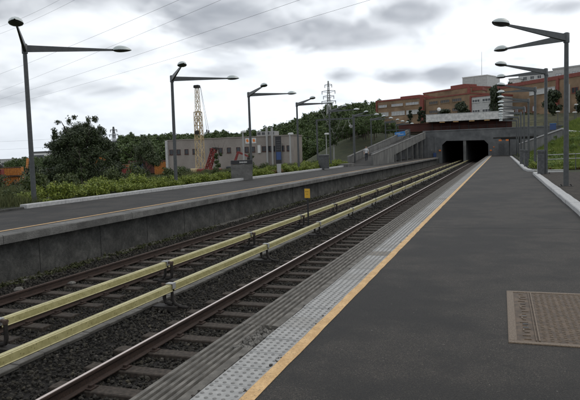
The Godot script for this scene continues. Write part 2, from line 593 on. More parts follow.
	a = tmat("render_grey", tex(256, [[72, 0.1, 0.4, 2], [73, 0.008, 1.0, 4]], lin(0.24, 0.212, 0.188), lin(0.32, 0.287, 0.257), 1.5), 14.0, 0.9)
	tmat("crane_paint", tex(256, [[74, 0.05, 1.0, 3]], lin(0.42, 0.31, 0.15), lin(0.6, 0.48, 0.3), 1.5), 3.0, 0.6)
	tmat("machine_orange", tex(256, [[77, 0.04, 1.0, 4]], lin(0.3, 0.1, 0.015), lin(0.52, 0.2, 0.03), 2.0), 4.0, 0.6)
	tmat("machine_red", tex(256, [[78, 0.04, 1.0, 4]], lin(0.13, 0.018, 0.015), lin(0.26, 0.035, 0.028), 2.0), 4.0, 0.6)
	tmat("cloth_white", tex(256, [[75, 0.05, 1.0, 3]], lin(0.45, 0.45, 0.46), lin(0.62, 0.62, 0.62), 1.4), 0.5, 0.9)
	mat("painted_lamp_glow", lin(0.7, 0.42, 0.16), 0.4)  # warm glow of lit canopy lamps, put into the albedo without emission
	mat("cable", lin(0.05, 0.05, 0.055), 0.6)

func terrain() -> void:
	sheet("ground", M.grass, steps([[-15.95, 1.0], [-40.0, 4.0], [-120.0, 14.0], [-400.0, 100.0], [-1800.0, 0.0]]), steps([[60.0, 10.0], [0.0, 3.0], [-130.0, 6.0], [-300.0, 20.0], [-500.0, 100.0], [-1900.0, 0.0]]), h_left)
	sheet("hillside", M.dry_grass, steps([[-15.95, 4.0], [60.0, 20.0], [200.0, 100.0], [1500.0, 0.0]]), steps([[-116.6, 3.0], [-190.0, 8.0], [-340.0, 60.0], [-1900.0, 0.0]]), h_back)
	sheet("embankment", M.grass, steps([[1.9, 0.35], [9.0, 1.5], [30.0, 20.0], [200.0, 100.0], [1500.0, 0.0]]), steps([[60.0, 10.0], [-36.0, 1.0], [-70.0, 2.0], [-116.6, 0.0]]), h_right)
	# bare planting soil between the kerb and the bank
	var st := st0()
	for k in 24:
		var z0 := 4.0 - k * 1.68
		var z1 := z0 - 1.68
		for i in 6:
			var x0 := 1.93 + i * 0.7
			quad(st, Vector3(x0, h_right(x0, z0) + 0.02, z0), Vector3(x0, h_right(x0, z1) + 0.02, z1), Vector3(x0 + 0.7, h_right(x0 + 0.7, z1) + 0.02, z1), Vector3(x0 + 0.7, h_right(x0 + 0.7, z0) + 0.02, z0))
	setting(build(st, "soil", M.soil))
	# track bed
	st = st0()
	quad(st, Vector3(-10.9, -1.24, 8), Vector3(-10.9, -1.24, -116.5), Vector3(-1.9, -1.24, -116.5), Vector3(-1.9, -1.24, 8))
	setting(build(st, "track_bed", M.bed))
	# ballast
	var s := SurfaceTool.new()
	s.begin(Mesh.PRIMITIVE_TRIANGLES)
	s.set_smooth_group(-1)
	var ico := SphereMesh.new()
	ico.radius = 1.0
	ico.height = 2.0
	ico.radial_segments = 5
	ico.rings = 2
	var arr := ico.get_mesh_arrays()
	var vs: PackedVector3Array = arr[Mesh.ARRAY_VERTEX]
	for i: int in arr[Mesh.ARRAY_INDEX]:
		var v := vs[i]
		var hsh := sin(v.dot(Vector3(12.9, 78.2, 37.7))) * 0.28
		s.add_vertex(v * (1.0 + hsh) * Vector3(1, 0.75, 0.85))
	var rock := shape(s)
	var xf := []
	var cols := []
	for zone in [[3.0, -14.0, 420.0, 0.027], [-14.0, -26.0, 260.0, 0.033], [-26.0, -50.0, 110.0, 0.045], [-50.0, -114.0, 40.0, 0.06]]:
		var n := int((zone[0] - zone[1]) * 8.0 * zone[2])
		for i in n:
			var x := rng.randf_range(-10.55, -2.4)
			var z := rng.randf_range(zone[1], zone[0])
			var r: float = zone[3] * rng.randf_range(0.5, 1.25) * (1.5 if rng.randf() < 0.02 else 1.0)
			# heaped a little between the tracks and towards the far wall
			var y := -1.225 + 0.05 * sm(0.9, 0.2, absf(x + 6.33)) + 0.06 * sm(-9.9, -10.5, x)
			xf.append(Transform3D(Basis(rv(), rng.randf() * TAU).scaled(Vector3.ONE * r), Vector3(x, y + rng.randf() * 0.012, z)))
			var g := rng.randf_range(0.01, 0.046) * (2.6 if rng.randf() < 0.04 else 1.0)
			var warm := rng.randf_range(0.72, 1.0)
			cols.append(Color(g, g * lerpf(0.84, 1.0, warm) * 0.9, g * warm * 0.78))
	tag(stuff(multi(rock, "ballast", M.stone, xf, cols)), "dark brown crushed stone ballast in the track bed", "ballast")

func kerb_row(parent: Node3D, pts: Array, length: float, w: float, top: float, inner: float) -> void:
	# granite kerb stones laid along a polyline
	var meshes := []
	for v in 3:
		var st := st0()
		cbox(st, Vector3.ZERO, Vector3(w, top + 0.16, length - 0.014), 0.018)
		meshes.append(shape(st))
	for k in pts.size() - 1:
		var a: Vector3 = pts[k]
		var b: Vector3 = pts[k + 1]
		var n: int = max(1, int(round(a.distance_to(b) / length)))
		var d := (b - a).normalized()
		var side := Vector3(d.z, 0, -d.x) * inner
		for i in n:
			var p := a.lerp(b, (i + 0.5) / n) + side * (w * 0.5 + rng.randf_range(-0.006, 0.006))
			var bs := Basis(Vector3.UP, atan2(d.x, d.z) + rng.randf_range(-0.006, 0.006)).scaled_local(Vector3(1, 1, a.distance_to(b) / n / length))
			put(meshes[rng.randi() % 3], "kerb_stone", M.granite, parent, p + Vector3(0, top * 0.5 - 0.08 + rng.randf_range(-0.006, 0.006), 0), bs)

func platforms() -> void:
	# near platform
	var near := thing("platform", Vector3.ZERO)
	setting(near)
	var st := st0()
	quad(st, Vector3(-1.64, 0, 8), Vector3(-1.64, 0, -115.0), Vector3(1.95, 0, -115.0), Vector3(1.95, 0, 8))
	build(st, "surface", M.asphalt, near)
	st = st0()
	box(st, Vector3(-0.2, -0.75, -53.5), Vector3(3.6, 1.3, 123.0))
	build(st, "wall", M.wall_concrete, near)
	# painted line with slightly ragged edges
	st = st0()
	var l0 := -1.65
	var r0 := -1.55
	for k in 480:
		var z := 4.0 - k * 0.25
		var l1 := -1.652 + rng.randf_range(-0.004, 0.004)
		var r1 := -1.548 + rng.randf_range(-0.005, 0.005)
		quad(st, Vector3(l0, 0.004, z), Vector3(l1, 0.004, z - 0.25), Vector3(r1, 0.004, z - 0.25), Vector3(r0, 0.004, z))
		l0 = l1
		r0 = r1
	build(st, "painted_line", M.yellow_paint, near)
	# bitumen seams across the surface, and trodden gum
	for zs in [-12.6, -37.2, -62.0]:
		st = st0()
		var pz: float = zs
		for k in 40:
			var xa := -1.54 + k * 0.08
			var nz: float = zs + sin(k * 0.21) * 0.03 + rng.randf_range(-0.012, 0.012)
			var hw := rng.randf_range(0.006, 0.014)
			quad(st, Vector3(xa, 0.004, pz + hw), Vector3(xa, 0.004, pz - hw), Vector3(xa + 0.08, 0.004, nz - hw), Vector3(xa + 0.08, 0.004, nz + hw))
			pz = nz
		build(st, "seam", M.bracket, near)
	st = st0()
	for k in 130:
		var c := Vector3(rng.randf_range(-1.5, 1.6), 0.001, -3.0 - pow(rng.randf(), 1.6) * 40.0)
		var r := rng.randf_range(0.003, 0.011)
		var ring := []
		for a in 7:
			ring.append(c + Vector3(cos(TAU * a / 7), 0, sin(TAU * a / 7)) * r * rng.randf_range(0.7, 1.2))
		for a in 7:
			for v in [c + Vector3(0, 0.002, 0), ring[(a + 1) % 7], ring[a]]:
				st.add_vertex(v)
	stuff(build(st, "trodden_gum", M.trough, near))
	# tactile tiles with blunt studs
	var tiles := []
	mat("tile_stud", lin(0.21, 0.205, 0.195), 0.85)
	for look in [M.tile_light, M.tile_dull, M.tile_brown]:
		st = st0()
		cbox(st, Vector3(0, -0.03, 0), Vector3(0.322, 0.06, 0.349), 0.005)
		var slab_mesh := shape(st)
		slab_mesh.surface_set_material(0, look)
		st = st0()
		for i in 5:
			for j in 5:
				var c := Vector3(-0.128 + i * 0.064, 0, -0.14 + j * 0.07 + (0.0 if i % 2 == 0 else 0.0))
				var prev := []
				for q in [[0.0, 0.016], [0.006, 0.011]]:
					var loop := []
					for a in 6:
						loop.append(c + Vector3(cos(TAU * a / 6) * q[1], q[0] + 0.0005, sin(TAU * a / 6) * q[1]))
					if prev:
						for a in 6:
							quad(st, prev[a], prev[(a + 1) % 6], loop[(a + 1) % 6], loop[a])
						quad(st, loop[0], loop[1], loop[2], loop[3])
						quad(st, loop[0], loop[3], loop[4], loop[5])
					prev = loop
		st.generate_normals()
		st.commit(slab_mesh)
		slab_mesh.surface_set_material(1, M.tile_stud)
		tiles.append(slab_mesh)
	var fars := SurfaceTool.new()
	fars.begin(Mesh.PRIMITIVE_TRIANGLES)
	var studs := SurfaceTool.new()
	studs.begin(Mesh.PRIMITIVE_TRIANGLES)
	var looks := [0, 0, 1, 0, 1]
	for k in 325:
		var z := 2.0 - (k + 0.5) * 0.36
		var p := Vector3(-1.815, rng.randf_range(-0.003, 0.003), z)
		if k < 125:
			var m: int = looks[rng.randi() % 5]
			if k == 31 or k == 60:
				m = 2
			put(tiles[m], "tactile_tile", null, near, p, Basis(Vector3.UP, rng.randf_range(-0.004, 0.004)).rotated(Vector3(0, 0, 1), rng.randf_range(-0.004, 0.004)))
		else:
			fars.append_from(tiles[0], 0, Transform3D(Basis(), p))
			studs.append_from(tiles[0], 1, Transform3D(Basis(), p))
	var rest := put(fars.commit(), "tactile_tiles", M.tile_light, near)
	stuff(rest)
	stuff(put(studs.commit(), "studs", M.tile_stud, rest))
	# dirt caught in chipped tile edges beside the painted line
	st = st0()
	for k in 46:
		var zc := -3.0 - pow(rng.randf(), 1.5) * 18.0 if k > 8 else -3.85 - rng.randf() * 0.9
		var xc := -1.66 - pow(rng.randf(), 2.0) * 0.05 if k % 3 else -1.983
		box(st, Vector3(xc, 0.001, zc), Vector3(rng.randf_range(0.006, 0.02), 0.006, rng.randf_range(0.008, 0.03)), Basis(Vector3.UP, rng.randf() * TAU))
	stuff(build(st, "dirt", M.soil, near))
	# ribbed edge slabs
	var prof := PackedVector2Array()
	prof.append(Vector2(-0.2, -0.2))
	prof.append(Vector2(-0.2, -0.02))
	prof.append(Vector2(-0.19, -0.004))
	for i in 6:
		var x := -0.187 + i * 0.063
		prof.append(Vector2(x, -0.004))
		prof.append(Vector2(x + 0.03, -0.004))
		if i < 5:
			prof.append(Vector2(x + 0.037, -0.03))
			prof.append(Vector2(x + 0.056, -0.03))
	prof.append(Vector2(0.2, -0.01))
	prof.append(Vector2(0.2, -0.2))
	var broken := PackedVector2Array()
	for k in 24:
		var z1 := 5.1 - k * 5.16
		var z0 := z1 - 5.145
		st = st0()
		if k == 1:
			# its far end is chipped off at the corner
			extrude(st, prof, z0 + 0.6, z1)
			var cut := PackedVector2Array()
			for q in prof:
				if q.x < 0.05:
					cut.append(q)
			cut.append(Vector2(0.05, -0.02))
			cut.append(Vector2(0.05, -0.2))
			extrude(st, cut, z0, z0 + 0.6)
		elif k == 2:
			extrude(st, prof, z0, z1)
		else:
			extrude(st, prof, z0, z1)
		build(st, "edge_slab", M.edge_slab, near, Vector3(-2.19, rng.randf_range(-0.004, 0.004), 0))
	# rubble in the chipped corner
	st = st0()
	for i in 170:
		var fz := rng.randf()
		var c := Vector3(-2.19 + rng.randf_range(0.03, 0.19), -0.062 + rng.randf() * 0.03 + 0.02 * fz, -5.17 + fz * 0.6)
		box(st, c, Vector3(1, 0.6, 1) * rng.randf_range(0.012, 0.05), Basis(rv(), rng.randf() * TAU))
	stuff(build(st, "broken_concrete", M.broken_concrete, near))
	# far platform
	var fp := thing("platform", Vector3.ZERO)
	setting(fp)
	st = st0()
	quad(st, Vector3(-16.2, 0, 8), Vector3(-16.2, 0, -115.0), Vector3(-11.05, 0, -115.0), Vector3(-11.05, 0, 8))
	build(st, "surface", M.asphalt, fp)
	st = st0()
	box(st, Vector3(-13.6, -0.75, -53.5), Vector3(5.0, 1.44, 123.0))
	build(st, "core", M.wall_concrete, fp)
	st = st0()
	quad(st, Vector3(-11.26, 0.004, 8), Vector3(-11.26, 0.004, -114.9), Vector3(-11.15, 0.004, -114.9), Vector3(-11.15, 0.004, 8))
	build(st, "painted_line", M.yellow_paint, fp)
	for k in 24:
		st = st0()
		var zc := 7.0 - k * 5.0
		rings(st, Vector3(-10.79, 0, zc), [[-0.2, 0.27, 2.492], [-0.02, 0.27, 2.492], [0.002, 0.25, 2.488]])
		build(st, "coping_stone", M.concrete, fp, Vector3(0, rng.randf_range(-0.004, 0.003), 0))
	for k in 52:
		var zc := 7.43 - 2.42 * k
		st = st0()
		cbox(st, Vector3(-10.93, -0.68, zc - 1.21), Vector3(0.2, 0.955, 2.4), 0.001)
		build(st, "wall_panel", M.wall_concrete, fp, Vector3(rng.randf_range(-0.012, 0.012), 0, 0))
	st = st0()
	for k in 246:
		var zc := 7.25 - k * 0.5
		cbox(st, Vector3(-10.74 + rng.randf_range(-0.02, 0.02), -1.2 + rng.randf_range(-0.012, 0.012), zc), Vector3(0.26, 0.14, 0.5), 0.02)
	build(st, "footing", M.trough, fp)
	# moss and weeds along the foot of the wall
	var xf := []
	for i in 2600:
		var z := -4.0 - pow(rng.randf(), 1.3) * 70.0
		if sin(z * 0.9) + sin(z * 0.37 + 1.0) < rng.randf_range(-1.6, 1.0):
			continue
		xf.append(Transform3D(Basis(rv(), rng.randf() * TAU).scaled(Vector3.ONE * rng.randf_range(0.5, 1.4)), Vector3(rng.randf_range(-10.75, -10.42), -1.16 + rng.randf() * 0.05, z)))
	var moss := leaves(14, [[Vector3.ZERO, Vector3(0.05, 0.04, 0.06)]], 0.05, Color(0.03, 0.035, 0.012), Color(0.075, 0.08, 0.025))
	tag(stuff(multi(moss, "moss", M.leaf, xf, [])), "dull green moss and weeds at the foot of the platform wall", "moss")
	# kerbs
	var kn := thing("kerb", Vector3.ZERO)
	setting(kn)
	kerb_row(kn, [Vector3(1.66, 0, 6), Vector3(1.66, 0, -36.0), Vector3(1.76, 0, -36.7), Vector3(2.1, 0, -37.1), Vector3(3.4, 0, -37.2)], 1.0, 0.27, 0.12, -1.0)
	var k2 := thing("kerb", Vector3.ZERO)
	setting(k2)
	kerb_row(k2, [Vector3(3.6, 0, -39.3), Vector3(2.1, 0, -39.2), Vector3(1.55, 0, -40.4), Vector3(1.42, 0, -43.0), Vector3(1.3, 0, -98.0)], 1.0, 0.27, 0.12, -1.0)
	st = st0()
	quad(st, Vector3(1.9, 0.03, -37.1), Vector3(1.9, 0.03, -39.3), Vector3(9.0, 0.1, -39.4), Vector3(9.0, 0.1, -37.2))
	setting(build(st, "path", M.asphalt))
	var k3 := thing("kerb", Vector3.ZERO)
	setting(k3)
	kerb_row(k3, [Vector3(-15.6, 0, -16.7), Vector3(-15.6, 0, -64.5)], 1.0, 0.3, 0.14, 1.0)
	var k4 := thing("kerb", Vector3.ZERO)
	setting(k4)
	st = st0()
	for k in 24:
		cbox(st, Vector3(-15.62, -0.02, 6.5 - k * 0.98), Vector3(0.14, 0.2, 0.97), 0.015)
	build(st, "edging", M.wall_concrete, k4)

func tracks() -> void:
	var prof := PackedVector2Array([Vector2(-0.07, -0.16), Vector2(-0.07, -0.148), Vector2(-0.014, -0.13), Vector2(-0.011, -0.045), Vector2(-0.034, -0.034), Vector2(-0.035, -0.006), Vector2(-0.028, 0.0), Vector2(0.028, 0.0), Vector2(0.035, -0.006), Vector2(0.034, -0.034), Vector2(0.011, -0.045), Vector2(0.014, -0.13), Vector2(0.07, -0.148), Vector2(0.07, -0.16)])
	var st := st0()
	extrude(st, prof, -165.0, 6.0)
	var rail := shape(st)
	st = st0()
	box(st, Vector3(0.004, 0.0015, -79.5), Vector3(0.042, 0.003, 171.0))
	var worn := shape(st)
	var sl := []
	for v in 3:
		st = st0()
		cbox(st, Vector3(0, -0.075, 0), Vector3(2.5, 0.15, 0.23), 0.012)
		sl.append(shape(st))
	var fast := SurfaceTool.new()
	for t in 2:
		var xc: float = [-4.1, -8.555][t]
		var tr := thing("railway_track", Vector3(xc, -1.0, 0))
		tag(tr, ["rusty railway track beside the near platform with a worn shiny rail", "brown railway track running along the foot of the concrete platform wall"][t], "track")
		for s in [-0.745, 0.745]:
			var r := put(rail, "rail", M.rail_rust, tr, Vector3(s, 0, 0))
			put(worn, "running_surface", M.rail_worn if t == 0 else M.rail_dull, r)
		for k in 166:
			var z := 4.0 - k * 0.72 + 0.14
			put(sl[rng.randi() % 3], "sleeper", M.sleeper, tr, Vector3(rng.randf_range(-0.03, 0.03), -0.165 + rng.randf_range(-0.008, 0.004), z + rng.randf_range(-0.02, 0.02)), Basis(Vector3.UP, rng.randf_range(-0.012, 0.012)))
		st = st0()
		for k in 110:
			var z := 4.0 - k * 0.72 + 0.14
			for s in [-0.745, 0.745]:
				box(st, Vector3(s, -0.156, z), Vector3(0.3, 0.016, 0.15))
				for q in [-0.1, 0.1]:
					box(st, Vector3(s + q, -0.135, z), Vector3(0.05, 0.035, 0.06))
		stuff(build(st, "rail_fastenings", M.rail_rust, tr))
	# conductor rails with yellow covers
	for t in 2:
		var x: float = [-5.79, -7.14][t]
		var cr := thing("conductor_rail", Vector3(x, 0, 0))
		tag(cr, ["third rail under a yellow cover beside the concrete cable trough", "third rail under a yellow cover next to the far track"][t], "rail")
		var inward: float = [-1.0, 1.0][t]
		var zz: float = [-4.83, -6.9][t]
		var z0 := zz + 4.82 * 2
		st = st0()
		box(st, Vector3(0, -0.84, -55), Vector3(0.05, 0.06, 118))
		build(st, "contact_rail", M.rail_rust, cr)
		# one cover, clamp and bracket, shared
		st = st0()
		extrude(st, PackedVector2Array([Vector2(-0.05, -0.845), Vector2(-0.05, -0.735), Vector2(-0.04, -0.724), Vector2(0.04, -0.724), Vector2(0.05, -0.735), Vector2(0.05, -0.832), Vector2(0.058, -0.845), Vector2(0.042, -0.845), Vector2(0.042, -0.74), Vector2(-0.042, -0.74), Vector2(-0.042, -0.845)]), -4.79, -0.03)
		var cover := shape(st)
		st = st0()
		box(st, Vector3(0, -0.7205, -2.41), Vector3(0.078, 0.006, 4.76))
		var top := shape(st)
		st = st0()
		box(st, Vector3(0, -0.708, 0), Vector3(0.144, 0.016, 0.13))
		box(st, Vector3(-0.067, -0.76, 0), Vector3(0.012, 0.09, 0.1))
		box(st, Vector3(0.067, -0.76, 0), Vector3(0.012, 0.09, 0.1))
		var clamp_shape := shape(st)
		st = st0()
		tube(st, [Vector3(inward * 0.15, -0.76, 0.0), Vector3(inward * 0.15, -1.0, 0), Vector3(inward * 0.12, -1.08, 0), Vector3(0, -1.1, 0), Vector3(-inward * 0.02, -1.1, 0)], [0.035], 6)
		tube(st, [Vector3(-inward * 0.02, -0.87, 0), Vector3(-inward * 0.02, -1.0, 0), Vector3(-inward * 0.07, -1.09, 0), Vector3(-inward * 0.18, -1.14, 0.0), Vector3(-inward * 0.34, -1.15, 0)], [0.028, 0.034, 0.034, 0.03, 0.028], 6)
		box(st, Vector3(inward * 0.1, -1.17, 0), Vector3(0.5, 0.09, 0.24))
		var bracket := shape(st)
		st = st0()
		tube(st, [Vector3(inward * 0.075, -0.735, 0), Vector3(inward * 0.19, -0.735, 0)], [0.026, 0.03], 7)
		tube(st, [Vector3(inward * 0.15, -0.725, 0), Vector3(inward * 0.15, -0.78, 0)], [0.042, 0.042], 7)
		var knob := shape(st)
		for k in 26:
			var z := z0 - k * 4.82
			var c := put(cover, "cover", M.cover_yellow, cr, Vector3(0, rng.randf_range(-0.004, 0.004), z))
			put(top, "cover_top", M.cover_yellow, c)
			put(clamp_shape, "clamp", M.clamp, cr, Vector3(0, 0, z))
			put(bracket, "bracket", M.bracket, cr, Vector3(0, 0, z))
			put(knob, "insulator", M.rust_knob, cr, Vector3(0, 0, z))
	# cable trough with concrete lids
	var tb := thing("cable_trough", Vector3(-6.3, 0, 0))
	tag(tb, "low concrete cable trough with short lids below the yellow third rail cover", "cable trough")
	st = st0()
	box(st, Vector3(0, -1.2, -54), Vector3(0.26, 0.12, 120))
	build(st, "channel", M.wall_concrete, tb)
	st = st0()
	cbox(st, Vector3(0, -1.12, 0), Vector3(0.3, 0.045, 0.49), 0.008)
	var lid := shape(st)
	for k in 230:
		put(lid, "lid", M.trough, tb, Vector3(rng.randf_range(-0.008, 0.008), rng.randf_range(-0.006, 0.006), 5.0 - k * 0.5), Basis(Vector3.UP, rng.randf_range(-0.01, 0.01)))
	# yellow marker between the tracks
	var ms := thing("marker_sign", Vector3(-6.33, -1.2, -19.85))
	tag(ms, "small yellow plate on a black post between the two third rails", "sign")
	st = st0()
	tube(st, [Vector3(0, 0, 0), Vector3(0, 1.42, 0)], [0.035, 0.03], 8)
	build(st, "post", M.black, ms)
	st = st0()
	box(st, Vector3(0, 1.42, 0.035), Vector3(0.22, 0.32, 0.015), Basis(Vector3.UP, -0.3))
	build(st, "plate", M.sign_yellow, ms)
	st = st0()
	for q in [[-0.05, 0.06], [0.03, 0.06], [0.0, -0.03]]:
		box(st, Vector3(0, 1.42, 0.035) + Basis(Vector3.UP, -0.3) * Vector3(q[0], q[1], 0.009), Vector3(0.06, 0.012, 0.003), Basis(Vector3.UP, -0.3))
	build(st, "print", M.black, ms)
	# pale stones lying about
	for q in [[-9.15, -11.0, 0.09], [-8.9, -15.6, 0.07], [-9.05, -19.2, 0.06], [-8.2, -13.4, 0.06], [-9.9, -10.2, 0.12], [-6.75, -8.1, 0.06]]:
		st = st0()
		rings(st, Vector3.ZERO, [[-0.5, 0.5, 0.6], [0.1, 0.75, 0.8], [0.5, 0.4, 0.35]])
		tag(build(st, "loose_stone", M.broken_concrete, self, Vector3(q[0], -1.14, q[1]), Basis(Vector3.UP, q[1]).scaled(Vector3.ONE * q[2])), "pale loose stone lying on the far track ballast", "stone", "loose stones on the track")

func portal() -> void:
	var z := -115.0
	var pw := thing("tunnel_portal", Vector3(0, 0, z))
	tag(pw, "grey concrete tunnel portal wall with a wide chamfered double track opening", "tunnel portal")
	var st := st0()
	extrude(st, PackedVector2Array([Vector2(-13.6, -1.4), Vector2(-13.6, 4.75), Vector2(11.5, 4.75), Vector2(11.5, -1.4), Vector2(-2.15, -1.4), Vector2(-2.15, 2.1), Vector2(-2.85, 2.85), Vector2(-9.5, 2.95), Vector2(-10.3, 2.2), Vector2(-10.3, -1.4)]), -0.6, 0.0)
	build(st, "wall", M.portal_concrete, pw)
	st = st0()
	box(st, Vector3(-15.15, 1.3, -0.3), Vector3(3.1, 5.1, 0.5))
	build(st, "side_wall", M.portal_concrete, pw)
	st = st0()
	box(st, Vector3(-1.05, 4.86, -0.3), Vector3(25.4, 0.22, 0.8))
	build(st, "coping", M.portal_concrete, pw)
	st = st0()
	box(st, Vector3(-6.25, 0.8, -0.32), Vector3(0.5, 4.4, 0.5))
	build(st, "column", M.ramp_concrete, pw)
	for k in 30:
		st = st0()
		box(st, Vector3(-6.25, 0.8, -6.3 - k * 6.0), Vector3(0.5, 4.4, 0.5))
		build(st, "column", M.portal_concrete, pw)
	st = st0()
	for q in [[Vector3(-10.6, 0.9, -101), Vector3(0.4, 5.0, 200)], [Vector3(-1.9, 0.9, -101), Vector3(0.4, 5.0, 200)], [Vector3(-6.2, 3.35, -101), Vector3(9.0, 0.4, 200)], [Vector3(-6.2, -1.45, -101), Vector3(9.0, 0.4, 200)], [Vector3(-6.2, 0.9, -201), Vector3(9.0, 5.0, 0.4)]]:
		box(st, q[0], q[1])
	build(st, "tunnel_lining", M.portal_concrete, pw)
	# faint grid of formwork joints cut as shallow strips proud of the wall
	st = st0()
	for x in [-13.0, -11.7, 1.4, 3.4, 5.4]:
		box(st, Vector3(x, 1.9, 0.012), Vector3(0.05, 3.8, 0.024))
	build(st, "joint_strip", M.wall_concrete, pw)
	# steel door and small lights
	st = st0()
	box(st, Vector3(0.1, 1.05, 0.03), Vector3(0.9, 2.1, 0.06))
	var dr := build(st, "door", M.grey_metal, pw)
	st = st0()
	box(st, Vector3(0.42, 1.05, 0.09), Vector3(0.12, 0.04, 0.06))
	build(st, "handle", M.black, dr)
	for q in [[-1.71, 0.96, 0.3], [-1.19, 1.54, 0.22], [-10.66, 1.22, 0.34]]:
		st = st0()
		box(st, Vector3(q[0], q[1], 0.05), Vector3(q[2], q[2] * 0.75, 0.1))
		build(st, "signal_plate", M.orange, pw)
	st = st0()
	for i in 16:
		var x := -13.3 + i * 0.16 + rng.randf_range(-0.03, 0.03)
		bar(st, Vector3(x, 1.1 + rng.randf_range(-0.15, 0.1), 0.012), Vector3(x + rng.randf_range(-0.1, 0.14), 1.7 + rng.randf_range(-0.2, 0.15), 0.012), 0.03, 0.006)
	build(st, "graffiti", M.pale_panel, pw)
	st = st0()
	box(st, Vector3(-11.6, 0.42, 0.15), Vector3(0.5, 0.8, 0.3))
	build(st, "cabinet", M.blue, pw)
	# shelter roof at the platform end
	var sh := thing("platform_shelter", Vector3(0, 0, -108.5))
	tag(sh, "flat dark shelter roof on slim posts at the tunnel end of the platform", "shelter")
	st = st0()
	box(st, Vector3(2.5, 3.05, 0), Vector3(7.4, 0.18, 4.2))
	build(st, "roof", M.bracket, sh)
	st = st0()
	box(st, Vector3(2.7, 2.85, 0), Vector3(5.4, 0.2, 3.6))
	build(st, "beam", M.black, sh)
	for x in [1.4, 3.0, 4.6]:
		st = st0()
		tube(st, [Vector3(x, 0, -1.2), Vector3(x, 2.8, -1.2)], [0.06], 8)
		build(st, "post", M.pole, sh)
	for x in [-0.1, 1.0]:
		st = st0()
		box(st, Vector3(x, 2.62, 1.9), Vector3(0.45, 0.26, 0.12))
		build(st, "display", M.orange, sh)

func wall_line(st: SurfaceTool, a: Vector3, b: Vector3, depth_a: float, depth_b: float, w: float) -> void:
	# upright wall slab whose top runs from a to b
	var d := Vector3(b.x - a.x, 0, b.z - a.z).normalized()
	var s := Vector3(d.z, 0, -d.x) * w * 0.5
	var A := [a - s - Vector3(0, depth_a, 0), a + s - Vector3(0, depth_a, 0), a + s, a - s]
	var B := [b - s - Vector3(0, depth_b, 0), b + s - Vector3(0, depth_b, 0), b + s, b - s]
	for i in 4:
		var j := (i + 1) % 4
		quad(st, A[i], A[j], B[j], B[i])
	quad(st, A[3], A[2], A[1], A[0])
	quad(st, B[0], B[1], B[2], B[3])

func ramp() -> void:
	var r := thing("access_ramp", Vector3.ZERO)
	tag(r, "long concrete pedestrian ramp with sloping parapets rising to the tunnel bridge", "ramp")
	var st := st0()
	# deck
	extrude(st, PackedVector2Array([Vector2(-64.5, -0.1), Vector2(-64.5, 0.02), Vector2(-113.0, 4.2), Vector2(-114.9, 4.2), Vector2(-114.9, 3.8), Vector2(-113.0, 3.8), Vector2(-72.0, -0.1)]), -16.1, -13.32, Transform3D(Basis(Vector3(0, 0, 1), Vector3(0, 1, 0), Vector3(1, 0, 0)), Vector3.ZERO))
	build(st, "deck", M.asphalt, r)
	# front parapet in lengths with open joints
	for k in 14:
		var t0 := k / 14.0
		var t1 := (k + 1) / 14.0 - 0.003
		var a := Vector3(-13.2, 1.12 + 3.55 * t0, -64.8 - 49.0 * t0)
		var b := Vector3(-13.2, 1.12 + 3.55 * t1, -64.8 - 49.0 * t1)
		st = st0()
		wall_line(st, a, b, (a.y + 0.3 if k < 4 else 1.15), (b.y + 0.3 if k < 4 else 1.15), 0.22)
		build(st, "parapet_panel", M.ramp_concrete, r)
		st = st0()
		wall_line(st, a + Vector3(0, 0.08, 0), b + Vector3(0, 0.08, 0), 0.08, 0.08, 0.3)
		build(st, "coping", M.concrete, r)
		a = Vector3(-16.25, 0.98 + 4.3 * t0, -66.5 - 48.3 * t0)
		b = Vector3(-16.25, 0.98 + 4.3 * t1, -66.5 - 48.3 * t1)
		st = st0()
		wall_line(st, a, b, 1.6 + a.y * 0.5, 1.6 + b.y * 0.5, 0.22)
		build(st, "parapet_panel", M.ramp_concrete, r)
		st = st0()
		wall_line(st, a + Vector3(0, 0.08, 0), b + Vector3(0, 0.08, 0), 0.08, 0.08, 0.3)
		build(st, "coping", M.concrete, r)
	for z in [-79.5, -84.0, -90.0, -96.0, -102.0, -108.0]:
		var h: float = 1.12 + 3.55 * (-64.8 - z) / 49.0 - 1.15
		st = st0()
		box(st, Vector3(-13.2, h * 0.5, z), Vector3(0.35, h, 0.35))
		build(st, "pillar", M.ramp_concrete, r)
	st = st0()
	wall_line(st, Vector3(-15.6, 1.3, -76.0), Vector3(-15.6, 4.0, -114.8), 1.5, 4.2, 0.2)
	build(st, "back_wall", M.portal_concrete, r)
	# parapets of the ramp that climbs the bank on the other side
	var w := thing("ramp_parapet", Vector3.ZERO)
	tag(w, "sloping light concrete parapet climbing the green bank behind the lamp posts", "wall")
	for k in 5:
		var a := Vector3(2.7, 1.78, -100).lerp(Vector3(6.3, 3.2, -70), k / 5.0)
		var b := Vector3(2.7, 1.78, -100).lerp(Vector3(6.3, 3.2, -70), (k + 1) / 5.0 - 0.004)
		st = st0()
		wall_line(st, a, b, 1.6, 1.6, 0.25)
		build(st, "panel", M.ramp_concrete, w)
		st = st0()
		wall_line(st, a + Vector3(0, 0.16, 0), b + Vector3(0, 0.16, 0), 0.16, 0.16, 0.4)
		build(st, "coping", M.granite, w)
	var w2 := thing("ramp_parapet", Vector3.ZERO)
	tag(w2, "short concrete parapet running down to the right from the bank top", "wall")
	for k in 3:
		var a := Vector3(6.6, 2.95, -70).lerp(Vector3(9.4, 2.2, -62), k / 3.0)
		var b := Vector3(6.6, 2.95, -70).lerp(Vector3(9.4, 2.2, -62), (k + 1) / 3.0 - 0.004)
		st = st0()
		wall_line(st, a, b, 1.5, 1.5, 0.25)
		build(st, "panel", M.ramp_concrete, w2)
		st = st0()
		wall_line(st, a + Vector3(0, 0.14, 0), b + Vector3(0, 0.14, 0), 0.14, 0.14, 0.4)
		build(st, "coping", M.granite, w2)

